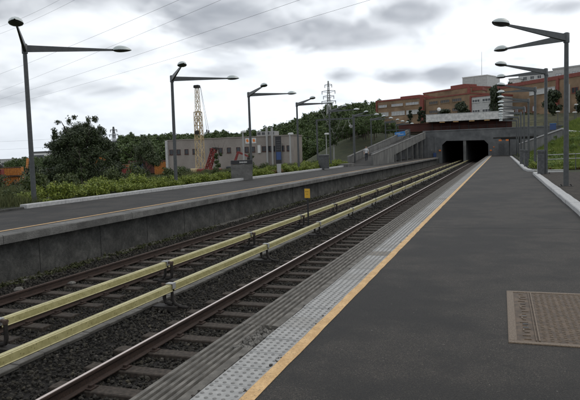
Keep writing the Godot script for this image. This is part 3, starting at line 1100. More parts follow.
func shrub_kinds(n: int, r: float, h: float, leaf: int, size: float, c1: Color, c2: Color) -> Array:
	var out := []
	for v in n:
		var bl := []
		for i in 9:
			var a := rng.randf() * TAU
			var q := sqrt(rng.randf()) * r * 0.7
			var y := rng.randf_range(0.25, 0.75) * h
			bl.append([Vector3(cos(a) * q, y, sin(a) * q), Vector3(r * 0.4, h * 0.34, r * 0.4)])
		out.append(leaves(leaf, bl, size, c1, c2, 0.5, 1.1))
	return out

func shrub(called: String, m: Mesh, at: Vector3, sc: Vector3) -> Node3D:
	var t := thing(called, at, rng.randf() * TAU)
	t.scale = sc
	put(m, "foliage", M.leaf, t)
	return t

func tree(called: String, crown: Mesh, at: Vector3, sc: Vector3, trunk_h: float, trunk_r: float, bark := "bark") -> Node3D:
	var t := thing(called, at, rng.randf() * TAU)
	t.scale = sc
	var st := st0()
	tube(st, [Vector3(0, -0.3, 0), Vector3(0.02, trunk_h * 0.4, 0.03), Vector3(-0.03, trunk_h, 0.0)], [trunk_r, trunk_r * 0.8, trunk_r * 0.3], 8)
	for i in 5:
		var a := i * 1.3
		var y := trunk_h * (0.4 + i * 0.1)
		tube(st, [Vector3(0, y, 0), Vector3(cos(a), 0.9, sin(a)) * trunk_h * 0.18 + Vector3(0, y, 0), Vector3(cos(a) * 1.5, 2.0, sin(a) * 1.5) * trunk_h * 0.22 + Vector3(0, y, 0)], [trunk_r * 0.45, trunk_r * 0.28, trunk_r * 0.1], 6)
	build(st, "trunk", M[bark], t)
	put(crown, "crown", M.leaf, t)
	return t

func planting() -> void:
	# yellow-green shrubs behind the far kerb
	var kinds := shrub_kinds(5, 0.62, 0.62, 1900, 0.075, Color(0.085, 0.125, 0.016), Color(0.27, 0.31, 0.045))
	var olive := shrub_kinds(3, 0.7, 0.75, 1500, 0.09, Color(0.035, 0.055, 0.014), Color(0.09, 0.11, 0.03))
	var rust := shrub_kinds(1, 0.55, 0.55, 1200, 0.08, Color(0.1, 0.06, 0.02), Color(0.2, 0.13, 0.03))
	for row in 3:
		for k in 52:
			var z := -18.6 - k * 0.92 + rng.randf_range(-0.25, 0.25)
			if row == 2 and k % 2:
				continue
			if z > -36.4 and z < -34.9 and row == 0:
				continue
			var x := -16.5 - row * 0.85 + rng.randf_range(-0.15, 0.15)
			var s := rng.randf_range(0.72, 1.12)
			var sc := Vector3(s, s * (0.95 + 0.16 * row) * rng.randf_range(0.55, 1.2), s)
			var at := Vector3(x, h_left(x, z) - 0.02, z)
			if row == 0 and k in [27, 28, 29]:
				tag(shrub("russet_shrub", rust[0], at, sc), "low russet brown shrub among the yellow green shrubs", "shrub", "russet shrubs in the hedge")
			elif row == 2:
				tag(shrub("olive_shrub", olive[rng.randi() % 3], at, sc), "darker olive shrub behind the yellow green row by the far kerb", "shrub", "olive shrubs behind the hedge")
			else:
				tag(shrub("low_shrub", kinds[rng.randi() % 5], at, sc), "low yellow green shrub in the bed behind the far platform kerb", "shrub", "yellow green shrubs along the far kerb")
	# weedy grass on the banks
	var tuft := ArrayMesh.new()
	var st := st0()
	for i in 16:
		var a := rng.randf() * TAU
		var o := Vector3(cos(a), 0, sin(a)) * rng.randf() * 0.12
		var lean := Vector3(rng.randf_range(-0.14, 0.14), rng.randf_range(0.16, 0.4), rng.randf_range(-0.14, 0.14))
		var s := Vector3(sin(a), 0, -cos(a)) * 0.012
		for v in [o - s, o + s, o + lean]:
			st.add_vertex(v)
	tuft = shape(st)
	var xf := []
	var cols := []
	for i in 11000:
		var s := pow(rng.randf(), 1.4) * 18.0
		var x := -16.0 - s
		var z := rng.randf_range(-70.0, -4.0)
		if z < -18.0 and s < 2.6:
			continue
		xf.append(Transform3D(Basis(Vector3.UP, rng.randf() * TAU).scaled(Vector3.ONE * rng.randf_range(0.6, 1.8)), Vector3(x, h_left(x, z) - 0.02, z)))
		cols.append(Color(0.035, 0.05, 0.014).lerp(Color(0.13, 0.135, 0.05), rng.randf()))
	tag(stuff(multi(tuft, "grass", M.stone, xf, cols)), "rough weedy grass on the bank behind the far platform", "grass")
	xf = []
	cols = []
	for i in 16000:
		var x := 2.6 + rng.randf() * 14.0
		var z := rng.randf_range(-114.0, -40.5)
		xf.append(Transform3D(Basis(Vector3.UP, rng.randf() * TAU).scaled(Vector3.ONE * rng.randf_range(0.5, 1.4)), Vector3(x, h_right(x, z) - 0.02, z)))
		cols.append(Color(0.075, 0.12, 0.016).lerp(Color(0.22, 0.27, 0.05), rng.randf()))
	tag(stuff(multi(tuft, "grass", M.stone, xf, cols)), "green grass on the bank beside the near platform", "grass")
	# shrubs on the right bank
	var mixed := [["yellow_shrub", kinds, "yellow green shrub on the bank beyond the handrail"], ["bank_shrub", shrub_kinds(3, 0.7, 0.7, 1400, 0.09, Color(0.06, 0.11, 0.018), Color(0.17, 0.24, 0.04)), "mid green shrub on the bank beyond the handrail"]]
	for k in 74:
		var z := -41.2 - pow(rng.randf(), 1.2) * 34.0
		var x := rng.randf_range(2.2, 4.2 + (-z - 41.0) * 0.12)
		var mk = mixed[0 if rng.randf() < 0.5 else 1]
		var s := rng.randf_range(0.6, 1.0)
		tag(shrub(mk[0], mk[1][rng.randi() % 3], Vector3(x, h_right(x, z) - 0.03, z), Vector3(s, s * 0.85, s)), mk[2], "shrub", "shrubs on the right bank")
	# small plants at the edge of the soil, next to the handrail
	for k in 16:
		var z := -39.9 - rng.randf() * 1.0
		var x := 2.6 + k * 0.2
		var s := rng.randf_range(0.4, 0.6)
		tag(shrub("ground_cover_plant", rust[0] if k % 4 == 1 else kinds[k % 5], Vector3(x, h_right(x, z) - 0.02, z), Vector3(s, s * 0.7, s)), "small plant in the row along the handrail path", "plant", "small plants along the path")
	# the large bushy tree on the left
	var keep := rng.state
	rng.seed = 909
	var bl := [[Vector3(0, 1.7, 0), Vector3(1.9, 1.5, 1.9)], [Vector3(0.2, 2.9, 0), Vector3(1.3, 1.0, 1.3)], [Vector3(0, 0.7, 0), Vector3(1.9, 0.8, 1.9)]]
	for i in 110:
		var y := rng.randf()
		var prof := 0.62 + 0.38 * sin(PI * clampf(y * 1.2, 0.0, 1.0))
		if y > 0.6:
			prof *= 1.0 - (y - 0.6) * 1.5
		var a := rng.randf() * TAU
		var rr := 2.4 * prof * pow(rng.randf(), 0.4)
		var s := rng.randf_range(0.2, 0.5)
		bl.append([Vector3(cos(a) * rr, 0.2 + y * 3.7, sin(a) * rr), Vector3(s, s * rng.randf_range(0.6, 1.1), s)])
	for i in 34:
		# sprigs that break the outline
		var a := rng.randf() * TAU
		var y := rng.randf_range(0.3, 1.0)
		var rr := 2.5 * (1.1 - y * 0.75) * rng.randf_range(0.9, 1.1)
		bl.append([Vector3(cos(a) * rr, 0.5 + y * 3.9, sin(a) * rr), Vector3(0.16, rng.randf_range(0.16, 0.34), 0.16)])
	var t := tree("bushy_tree", leaves(62000, bl, 0.095, Color(0.016, 0.026, 0.009), Color(0.055, 0.077, 0.025), 0.55), Vector3(-24.5, h_left(-24.5, -31.0), -31.0), Vector3(1.1, 1.0, 1.1), 3.4, 0.17)
	rng.state = keep
	tag(t, "large dense dark green bushy tree behind the far platform shrubs", "tree")
	t.rotation.y = 2.2
	# slender saplings between platform and grey building
	var thin := leaves(1500, blobs_for(3.2, 0.5, 0.8, 12), 0.13, Color(0.03, 0.05, 0.014), Color(0.075, 0.1, 0.03), 0.5)
	for q in [[-19.5, -40.0, 0.8], [-19.0, -44.5, 0.75], [-20.6, -26.0, 0.75]]:
		tag(tree("sapling", thin, Vector3(q[0], h_left(q[0], q[1]), q[1]), Vector3.ONE * q[2], 2.9, 0.03), "slender young tree standing in the shrub bed before the grey building", "tree", "saplings in the shrub bed")
	var loose := leaves(8000, blobs_for(4.6, 1.5, 0.6, 26), 0.13, Color(0.03, 0.048, 0.016), Color(0.07, 0.09, 0.032), 0.5)
	tag(tree("young_tree", loose, Vector3(-33.5, h_left(-33.5, -52.0), -52.0), Vector3(1.1, 1.25, 1.1), 3.6, 0.09), "loose leafy young tree near the lattice pylon", "tree")
	tag(tree("young_tree", loose, Vector3(-33.0, h_left(-33.0, -31.5), -31.5), Vector3(1.0, 0.95, 1.0), 3.6, 0.09), "loose leafy young tree beside the first lamp post", "tree")
	var dense := leaves(9000, blobs_for(3.0, 2.2, 0.2, 24), 0.14, Color(0.014, 0.024, 0.009), Color(0.042, 0.058, 0.02), 0.4)
	var scrub := leaves(5200, blobs_for(2.2, 1.6, 0.1, 26), 0.11, Color(0.03, 0.046, 0.013), Color(0.085, 0.11, 0.034), 0.55)
	for i in 26:
		var z := -26.0 - rng.randf() * 52.0
		var x := -25.5 - rng.randf() * 9.0 - (z + 26.0) * -0.12
		tag(tree("wild_bush", scrub, Vector3(x, h_left(x, z) - 0.1, z), Vector3.ONE * rng.randf_range(0.6, 1.15), 1.5, 0.05), "wild green bush on the slope down to the machinery yard", "bush", "wild bushes on the yard slope")
	for q in [[-31.5, -35.0, 1.0, "rounded dark bush left of the big bushy tree"], [-40.0, -52.0, 1.3, "dark bush at the edge of the machinery yard"], [-33.0, -43.0, 0.9, "dark bush right of the big bushy tree"]]:
		tag(tree("dark_bush", dense, Vector3(q[0], h_left(q[0], q[1]), q[1]), Vector3.ONE * q[2], 2.0, 0.08), q[3], "bush")

func lamp_model(h: float) -> Node3D:
	var t := Node3D.new()
	var st := st0()
	tube(st, [Vector3(0, 0, 0), Vector3(0, h * 0.5, 0), Vector3(0, h, 0)], [0.095, 0.085, 0.075], 12)
	put(shape(st), "pole", M.pole, t)
	st = st0()
	tube(st, [Vector3(0, h - 0.28, 0), Vector3(0, h + 0.06, 0), Vector3(0, h + 0.085, 0)], [0.105, 0.105, 0.05], 12)
	put(shape(st), "pole_cap", M.pole, t)
	st = st0()
	rings(st, Vector3.ZERO, [[0.0, 0.22, 0.22], [0.03, 0.22, 0.22], [0.035, 0.2, 0.2]])
	for a in [[-1, -1], [1, -1], [-1, 1], [1, 1]]:
		tube(st, [Vector3(a[0] * 0.16, 0.03, a[1] * 0.16), Vector3(a[0] * 0.16, 0.08, a[1] * 0.16)], [0.02], 6)
	put(shape(st), "base_plate", M.bracket, t)
	for s in [-1.0, 1.0]:
		var tip := Vector3(2.42, h + 0.1, s * 3.08)
		var root := Vector3(0.05, h - 0.1, s * 0.05)
		var d := (tip - root).normalized()
		var arm := Node3D.new()
		st = st0()
		bar(st, root, tip - d * 0.62, 0.11, 0.24, 0.05, 0.07)
		var ai := put(shape(st), "arm", M.pole, t)
		st = st0()
		tube(st, [tip - d * 0.7, tip - d * 0.45], [0.035, 0.04], 8)
		put(shape(st), "spigot", M.bracket, ai)
		# egg-shaped luminaire: bright shell above, dark glass below
		var side := d.cross(Vector3.UP).normalized()
		var up := side.cross(d)
		var shell := st0()
		var glass := st0()
		var rows := []
		for i in 11:
			var u := i / 10.0
			var w := 0.225 * pow(sin(PI * pow(u * 0.96 + 0.02, 0.8)), 0.7)
			var loop := []
			for k in 12:
				var a := TAU * k / 12
				var yy := sin(a) * w * (0.8 if sin(a) > 0 else 0.36)
				loop.append(tip - d * (0.66 - u * 0.76) + side * cos(a) * w + up * yy)
			rows.append(loop)
		shell.set_smooth_group(0)
		glass.set_smooth_group(0)
		for i in 10:
			for k in 12:
				var j := (k + 1) % 12
				quad(shell if k < 6 else glass, rows[i][k], rows[i][j], rows[i + 1][j], rows[i + 1][k])
		var head := put(shape(shell), "luminaire", M.head_shell, t)
		put(shape(glass), "lens", M.head_glass, head)
		arm.free()
	return t

func lamps() -> void:
	var left := lamp_model(5.8)
	var right := lamp_model(5.47)
	for k in 9:
		var z := -18.03 - k * 10.46
		var o := copy(left, "lamp_post", Vector3(-16.47, 0.06 if k < 7 else 0.06, z))
		o.rotation += Vector3(rng.randf_range(-0.006, 0.006), rng.randf_range(-0.03, 0.03), rng.randf_range(-0.006, 0.006))
		var beside: String = ["beside the large bushy tree", "before the left end of the works building", "between the station board and the information pillar", "just past the information pillar", "between the wide grey bin and the ramp", "at the foot of the concrete ramp"][k] if k < 6 else "beside the upper half of the concrete ramp"
		tag(o, "tall grey lamp post with two spread arms " + beside, "lamp post", "two armed lamp posts along the far platform")
	for k in 8:
		var z := -24.17 - k * 10.55
		var o := copy(right, "lamp_post", Vector3(2.25, 0.07 if k < 3 else 0.05, z), PI)
		tag(o, "tall grey lamp post with two spread arms " + ["standing in the bare soil bed", "beside the tall bin at kerb end", "among shrubs beside the second stretch of kerb"][mini(k, 2)], "lamp post", "two armed lamp posts along the near platform")
	left.free()
	right.free()
	# slim white lamp posts further off
	for q in [[-32.8, -75.0, 4.65, "slim white lamp post in front of the grey building beside the station board"], [-26.1, -75.0, 4.1, "slim white lamp post in front of the grey building beside the dark pillar"], [-24.0, -85.0, 4.2, "slim white lamp post between the gateway frame and the wooded hill"]]:
		var y := h_left(q[0], q[1])
		var t := thing("white_lamp_post", Vector3(q[0], y, q[1]))
		tag(t, q[3], "lamp post", "slim white lamp posts")
		var st := st0()
		tube(st, [Vector3.ZERO, Vector3(0, q[2] - y, 0)], [0.13 if q[0] < -25 else 0.07, 0.11 if q[0] < -25 else 0.06], 8)
		build(st, "pole", M.light_metal, t)
		st = st0()
		rings(st, Vector3(0.12, q[2] - y, 0), [[-0.05, 0.3, 0.16], [0.12, 0.34, 0.18], [0.2, 0.2, 0.1]])
		build(st, "lamp_head", M.white_paint, t)
	for q in [[8.96, -110.0, 7.0, "small lamp with flat white head on the grassy slope left of the near lamp pole"], [11.5, -110.0, 6.75, "small lamp with flat white head on the grassy slope at the right"], [13.0, -122.0, 8.7, "small lamp with flat white head high on the grassy slope"]]:
		var y := h_right(q[0], q[1]) if q[1] > -116.0 else h_back(q[0], q[1])
		var t := thing("slope_lamp", Vector3(q[0], y, q[1]))
		tag(t, q[3], "lamp", "small lamps on the grassy slope")
		var st := st0()
		tube(st, [Vector3.ZERO, Vector3(0, q[2] - y, 0)], [0.06], 8)
		build(st, "pole", M.pole, t)
		st = st0()
		rings(st, Vector3(0, q[2] - y, 0), [[-0.04, 0.3, 0.2], [0.08, 0.36, 0.26], [0.16, 0.2, 0.14]])
		build(st, "lamp_head", M.white_paint, t)

func bin(at: Vector3, turn: float, w: float, h: float, label: String) -> void:
	var t := thing("litter_bin", at, turn)
	tag(t, label, "bin", "grey litter bins on the platforms")
	var st := st0()
	rings(st, Vector3.ZERO, [[0.02, w * 0.5, w * 0.45], [h * 0.86, w * 0.5, w * 0.45]])
	build(st, "body", M.grey_metal, t)
	st = st0()
	rings(st, Vector3.ZERO, [[h * 0.88, w * 0.54, w * 0.49], [h * 0.97, w * 0.54, w * 0.49], [h, w * 0.46, w * 0.41]])
	build(st, "lid", M.grey_metal, t)
	st = st0()
	box(st, Vector3(-w * 0.5 - 0.004, h * 0.42, 0), Vector3(0.008, h * 0.74, w * 0.8))
	build(st, "side_panel", M.light_metal, t)
	st = st0()
	box(st, Vector3(0, h * 0.87, 0), Vector3(w * 0.9, h * 0.02, w * 0.8))
	build(st, "gap", M.black, t)

func furniture() -> void:
	# rusty hatch set in the platform
	var x0 := 0.05
	var x1 := 1.42
	var z0 := -7.06
	var z1 := -5.17
	var hc := thing("access_hatch", Vector3((x0 + x1) * 0.5, 0, (z0 + z1) * 0.5))
	tag(hc, "rusty brown rectangular steel hatch cover set flush in the dark asphalt", "hatch")
	var hx := (x1 - x0) * 0.5
	var hz := (z1 - z0) * 0.5
	var st := st0()
	box(st, Vector3(0, -0.01, 0), Vector3(hx * 2 - 0.02, 0.028, hz * 2 - 0.02))
	build(st, "plate", M.hatch, hc)
	st = st0()
	for s in [-1.0, 1.0]:
		cbox(st, Vector3(0, -0.003, s * (hz - 0.03)), Vector3(hx * 2, 0.026, 0.06), 0.004)
		cbox(st, Vector3(s * (hx - 0.035), -0.003, 0), Vector3(0.07, 0.026, hz * 2 - 0.122), 0.004)
	build(st, "frame", M.hatch_worn, hc)
	st = st0()
	box(st, Vector3(-hx + 0.245, 0.008, 0), Vector3(0.012, 0.012, hz * 2 - 0.16))
	box(st, Vector3(-hx + 0.22, 0.008, 0), Vector3(0.006, 0.012, hz * 2 - 0.16))
	build(st, "rib", M.hatch_worn, hc)
	st = st0()
	for i in 19:
		for j in 30:
			var c := Vector3(-hx + 0.29 + i * 0.055, 0.003, -hz + 0.12 + j * 0.057)
			if c.x > hx - 0.1 or absf(c.z) > hz - 0.09:
				continue
			var a := 0.6 if (i + j) % 2 else -0.6
			rings(st, c, [[0.0, 0.018, 0.006], [0.006, 0.013, 0.003]], Basis(Vector3.UP, a))
	stuff(build(st, "tread", M.hatch_worn, hc))
	st = st0()
	for i in 17:
		box(st, Vector3(-hx + 0.15 + rng.randf_range(-0.015, 0.015), 0.007, -hz + 0.16 + i * 0.1), Vector3(rng.randf_range(0.03, 0.07), 0.006, 0.012))
		if i % 4 == 1:
			box(st, Vector3(-hx + 0.13, 0.007, -hz + 0.2 + i * 0.1), Vector3(0.014, 0.006, 0.05))
	stuff(build(st, "cast_marks", M.hatch_worn, hc))
	st = st0()
	for q in [[0.43, 0.0], [0.1, -0.4], [-0.3, 0.42], [0.12, 0.45]]:
		box(st, Vector3(-hx + 0.15, 0.0065, q[1] + q[0] * 0.2), Vector3(0.045, 0.004, 0.03))
	build(st, "lifting_slot", M.black, hc)
	# bins
	bin(Vector3(1.98, 0.07, -34.3), 0.0, 0.33, 1.3, "tall grey bin with pale side panel at the end of the near kerb")
	bin(Vector3(1.72, 0.07, -46.5), 0.0, 0.3, 1.25, "tall grey bin beside the second stretch of kerb")
	bin(Vector3(1.62, 0.07, -53.0), 0.0, 0.3, 1.25, "tall grey bin further along the second stretch of kerb")
	bin(Vector3(-15.55, 0.06, -54.0), -0.5, 0.75, 1.35, "wide grey bin in front of the steel gateway frame")
	# handrail of the side path
	var hr := thing("handrail", Vector3(2.45, 0.05, -39.55))
	tag(hr, "two bar steel handrail along the side path off the near platform", "handrail")
	for y in [0.95, 0.68]:
		st = st0()
		tube(st, [Vector3(0, y, 0), Vector3(3.0, y + 0.05, 0), Vector3(7.0, y + 0.12, -0.2)], [0.024], 8)
		build(st, "rail", M.light_metal, hr)
	for x in [0.0, 1.75, 3.5, 5.25, 7.0]:
		st = st0()
		tube(st, [Vector3(x, 0, 0), Vector3(x, 0.99 + x * 0.015, 0)], [0.024], 8)
		build(st, "post", M.pole, hr)
	# station name board
	var nb := thing("station_board", Vector3(-15.75, 0.0, -35.6), 0.55)
	tag(nb, "grey station board with a black header strip behind the far kerb", "sign")
	st = st0()
	cbox(st, Vector3(0, 0.5, 0), Vector3(1.35, 1.0, 0.3), 0.01)
	build(st, "body", M.concrete, nb)
	st = st0()
	cbox(st, Vector3(0, 1.15, 0), Vector3(1.37, 0.26, 0.32), 0.01)
	build(st, "header", M.black, nb)
	st = st0()
	for i in 9:
		var hh := 0.07 if i % 3 else 0.1
		box(st, Vector3(-0.12 + i * 0.055, 1.15, 0.163), Vector3(0.035, hh, 0.004))
	build(st, "lettering", M.white_paint, nb)
	# dark information pillar
	var ip := thing("information_pillar", Vector3(-16.15, 0.0, -43.6), 0.5)
	tag(ip, "slim dark information pillar with blue panel on a pale base", "sign")
	st = st0()
	cbox(st, Vector3(0, 0.42, 0), Vector3(0.3, 0.84, 0.2), 0.01)
	build(st, "base", M.light_metal, ip)
	st = st0()
	cbox(st, Vector3(0, 1.9, 0), Vector3(0.46, 2.1, 0.16), 0.01)
	build(st, "panel", M.black, ip)
	st = st0()
	box(st, Vector3(0, 1.45, 0.083), Vector3(0.36, 0.6, 0.006))
	build(st, "blue_sheet", M.blue, ip)
	st = st0()
	for i in 5:
		box(st, Vector3(0, 1.95 + i * 0.17, 0.083), Vector3(0.34 - 0.05 * (i % 2), 0.05, 0.006))
	build(st, "print", M.grey_metal, ip)
	# square gateway frames
	for q in [[-20.3, -15.85, -68.0, 0.0, 5.3, "square grey steel gateway frame with a hanging loudspeaker near the ramp foot"], [-18.9, -14.75, -105.0, 3.2, 4.95, "small square grey steel gateway frame at the top of the ramp"]]:
		var g := thing("gateway_frame", Vector3((q[0] + q[1]) * 0.5, 0, q[2]))
		tag(g, q[5], "gateway")
		var w: float = (q[1] - q[0]) * 0.5
		for s in [-1.0, 1.0]:
			st = st0()
			box(st, Vector3(s * w, (q[3] + q[4]) * 0.5, 0), Vector3(0.16, q[4] - q[3], 0.16))
			build(st, "post", M.pole, g)
		st = st0()
		box(st, Vector3(0, q[4] + 0.08, 0), Vector3(w * 2 + 0.16, 0.16, 0.16))
		build(st, "beam", M.pole, g)
		if q[3] < 1.0:
			st = st0()
			tube(st, [Vector3(w - 0.55, q[4], 0.1), Vector3(w - 0.6, q[4] - 0.35, 0.12), Vector3(w - 0.45, q[4] - 0.5, 0.12), Vector3(w - 0.35, q[4] - 0.75, 0.12)], [0.03], 6)
			var lb := build(st, "hanger", M.light_metal, g)
			st = st0()
			tube(st, [Vector3(w - 0.5, q[4] - 0.75, 0.1), Vector3(w - 0.25, q[4] - 0.85, 0.35)], [0.1, 0.2], 10)
			build(st, "loudspeaker", M.light_metal, lb)
	# concrete bench block and blue box
	st = st0()
	cbox(st, Vector3(0, 0.16, 0), Vector3(1.1, 0.32, 3.0), 0.03)
	tag(build(st, "concrete_block", M.concrete, self, Vector3(-15.7, 0, -63.2)), "low pale concrete block at the foot of the ramp", "block")
	var bb := thing("blue_cabinet", Vector3(7.1, h_right(7.1, -95.0), -95.0))
	tag(bb, "small bright blue cabinet above the concrete parapet on the bank", "cabinet")
	var by := 3.75 - h_right(7.1, -95.0)
	st = st0()
	cbox(st, Vector3(0, by + 0.42, 0), Vector3(0.8, 0.84, 0.5), 0.02)
	build(st, "body", M.blue, bb)
	st = st0()
	box(st, Vector3(0, by + 0.87, 0), Vector3(0.9, 0.06, 0.6))
	build(st, "lid", M.sign_blue, bb)
	st = st0()
	for x in [-0.3, 0.3]:
		box(st, Vector3(x, by * 0.5, 0), Vector3(0.08, by, 0.08))
	build(st, "leg", M.grey_metal, bb)
	var bs := thing("blue_sign", Vector3(-15.7, 3.2, -100.5))
	tag(bs, "blue direction sign standing above the ramp parapet", "sign")
	st = st0()
	box(st, Vector3(0, 1.0, 0), Vector3(1.7, 0.75, 0.08), Basis(Vector3(0, 0, 1), 0.12))
	build(st, "panel", M.sign_blue, bs)
	st = st0()
	for x in [-0.5, 0.5]:
		tube(st, [Vector3(x, 0, -0.08), Vector3(x, 1.1, -0.08)], [0.04], 6)
	build(st, "post", M.pole, bs)
	st = st0()
	for q in [[-0.3, 0.12, 0.7], [0.1, -0.1, 1.0]]:
		box(st, Vector3(q[0], 1.0 + q[1] + q[0] * 0.12, 0.045), Vector3(q[2], 0.07, 0.006), Basis(Vector3(0, 0, 1), 0.12))
	build(st, "lettering", M.white_paint, bs)

func station_house() -> void:
	var s := thing("station_house", Vector3(0, 0, -118.0))
	tag(s, "dark red brick station house with a broad white canopy above the tunnel", "station")
	var st := st0()
	box(st, Vector3(-10.3, 5.65, -7.0), Vector3(24.6, 1.7, 8.0))
	build(st, "wall", M.dark_brick, s)
	st = st0()
	box(st, Vector3(-10.3, 6.55, -7.0), Vector3(24.9, 0.14, 8.3))
	build(st, "wall_coping", M.dark_brick, s)
	for k in 6:
		st = st0()
		box(st, Vector3(-12.1 + k * 2.62 - 0.05, 7.34, 0.0), Vector3(2.6, 1.34, 0.16))
		build(st, "fascia_panel", M.fascia, s)
	st = st0()
	box(st, Vector3(-5.6, 7.3, -4.6), Vector3(15.6, 1.2, 9.0))
	build(st, "canopy", M.fascia, s)
	st = st0()
	box(st, Vector3(-5.6, 8.06, -4.5), Vector3(15.9, 0.1, 9.2))
	build(st, "canopy_edge", M.light_metal, s)
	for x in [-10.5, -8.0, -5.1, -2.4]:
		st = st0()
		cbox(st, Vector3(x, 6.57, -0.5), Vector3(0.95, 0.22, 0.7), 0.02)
		build(st, "ceiling_lamp", M.painted_lamp_glow, s)  # lamp looks lit by its colour alone, it gives off no light
	# dark recess under the canopy: wall set back with glazing bars
	for k in 9:
		st = st0()
		box(st, Vector3(-12.6 + k * 1.7, 5.8, -2.85), Vector3(0.1, 1.5, 0.1))
		build(st, "post", M.black, s)
	# railing along the bridge edge
	var rl := thing("bridge_railing", Vector3(0, 4.95, -115.3))
	tag(rl, "low dark railing along the bridge edge over the tunnel opening", "railing")
	for y in [0.35, 0.62]:
		st = st0()
		tube(st, [Vector3(-13.4, y, 0), Vector3(11.2, y, 0)], [0.025], 6)
		build(st, "rail", M.bracket, rl)
	for k in 13:
		st = st0()
		tube(st, [Vector3(-13.4 + k * 2.05, 0, 0), Vector3(-13.4 + k * 2.05, 0.64, 0)], [0.025], 6)
		build(st, "post", M.bracket, rl)
	var gl := thing("globe_lamp", Vector3(-11.3, 8.1, -121.0))
	tag(gl, "white globe lamp on a short post above the white canopy", "lamp")
	st = st0()
	tube(st, [Vector3.ZERO, Vector3(0, 0.75, 0)], [0.06], 8)
	build(st, "post", M.pole, gl)
	var sp := SphereMesh.new()
	sp.radius = 0.36
	sp.height = 0.72
	sp.radial_segments = 16
	sp.rings = 10
	put(sp, "globe", M.white_paint, gl, Vector3(0, 1.05, 0))

func facade(t: Node3D, a: Vector2, b: Vector2, y0: float, y1: float, depth: float, m: Material, trim: Material, trim_h: float) -> Basis:
	# a block whose front runs from a to b (x, z); local x along the front, z outwards
	var d := Vector3(b.x - a.x, 0, b.y - a.y)
	var w := d.length()
	var bs := Basis(d / w, Vector3.UP, (d / w).cross(Vector3.UP))
	t.transform = Transform3D(bs, Vector3(a.x, y0, a.y))
	var st := st0()
	box(st, Vector3(w * 0.5, (y1 - y0) * 0.5 - 0.5, -depth * 0.5), Vector3(w, y1 - y0 + 1.0, depth))
	build(st, "wall", m, t)
	if trim:
		st = st0()
		box(st, Vector3(w * 0.5, y1 - y0 - trim_h * 0.5 + 0.05, -depth * 0.5), Vector3(w + 0.3, trim_h, depth + 0.3))
		build(st, "roof_edge", trim, t)
	return bs

func window(t: Node3D, x: float, y: float, w: float, h: float, frame: Material, glass: Material, panes := 1) -> void:
	# frame ring and sill stand proud, panes lie behind them
	var st := st0()
	var t0 := 0.09
	for q in [-1.0, 1.0]:
		box(st, Vector3(x, y + q * (h - t0) * 0.5, 0.06), Vector3(w, t0, 0.12))
		box(st, Vector3(x + q * (w - t0) * 0.5, y, 0.058), Vector3(t0, h - t0 * 2.0, 0.116))
	for i in range(1, panes):
		box(st, Vector3(x - w * 0.5 + w * i / panes, y, 0.055), Vector3(t0, h - t0 * 2.0, 0.11))
	box(st, Vector3(x, y - h * 0.5 - 0.04, 0.1), Vector3(w + 0.16, 0.08, 0.2))
	var f := build(st, "window", frame, t)
	for i in panes:
		var pw := w / panes
		st = st0()
		box(st, Vector3(x - w * 0.5 + pw * (i + 0.5), y, 0.012), Vector3(pw - 0.02, h - 0.02, 0.024))
		build(st, "pane", glass, f)

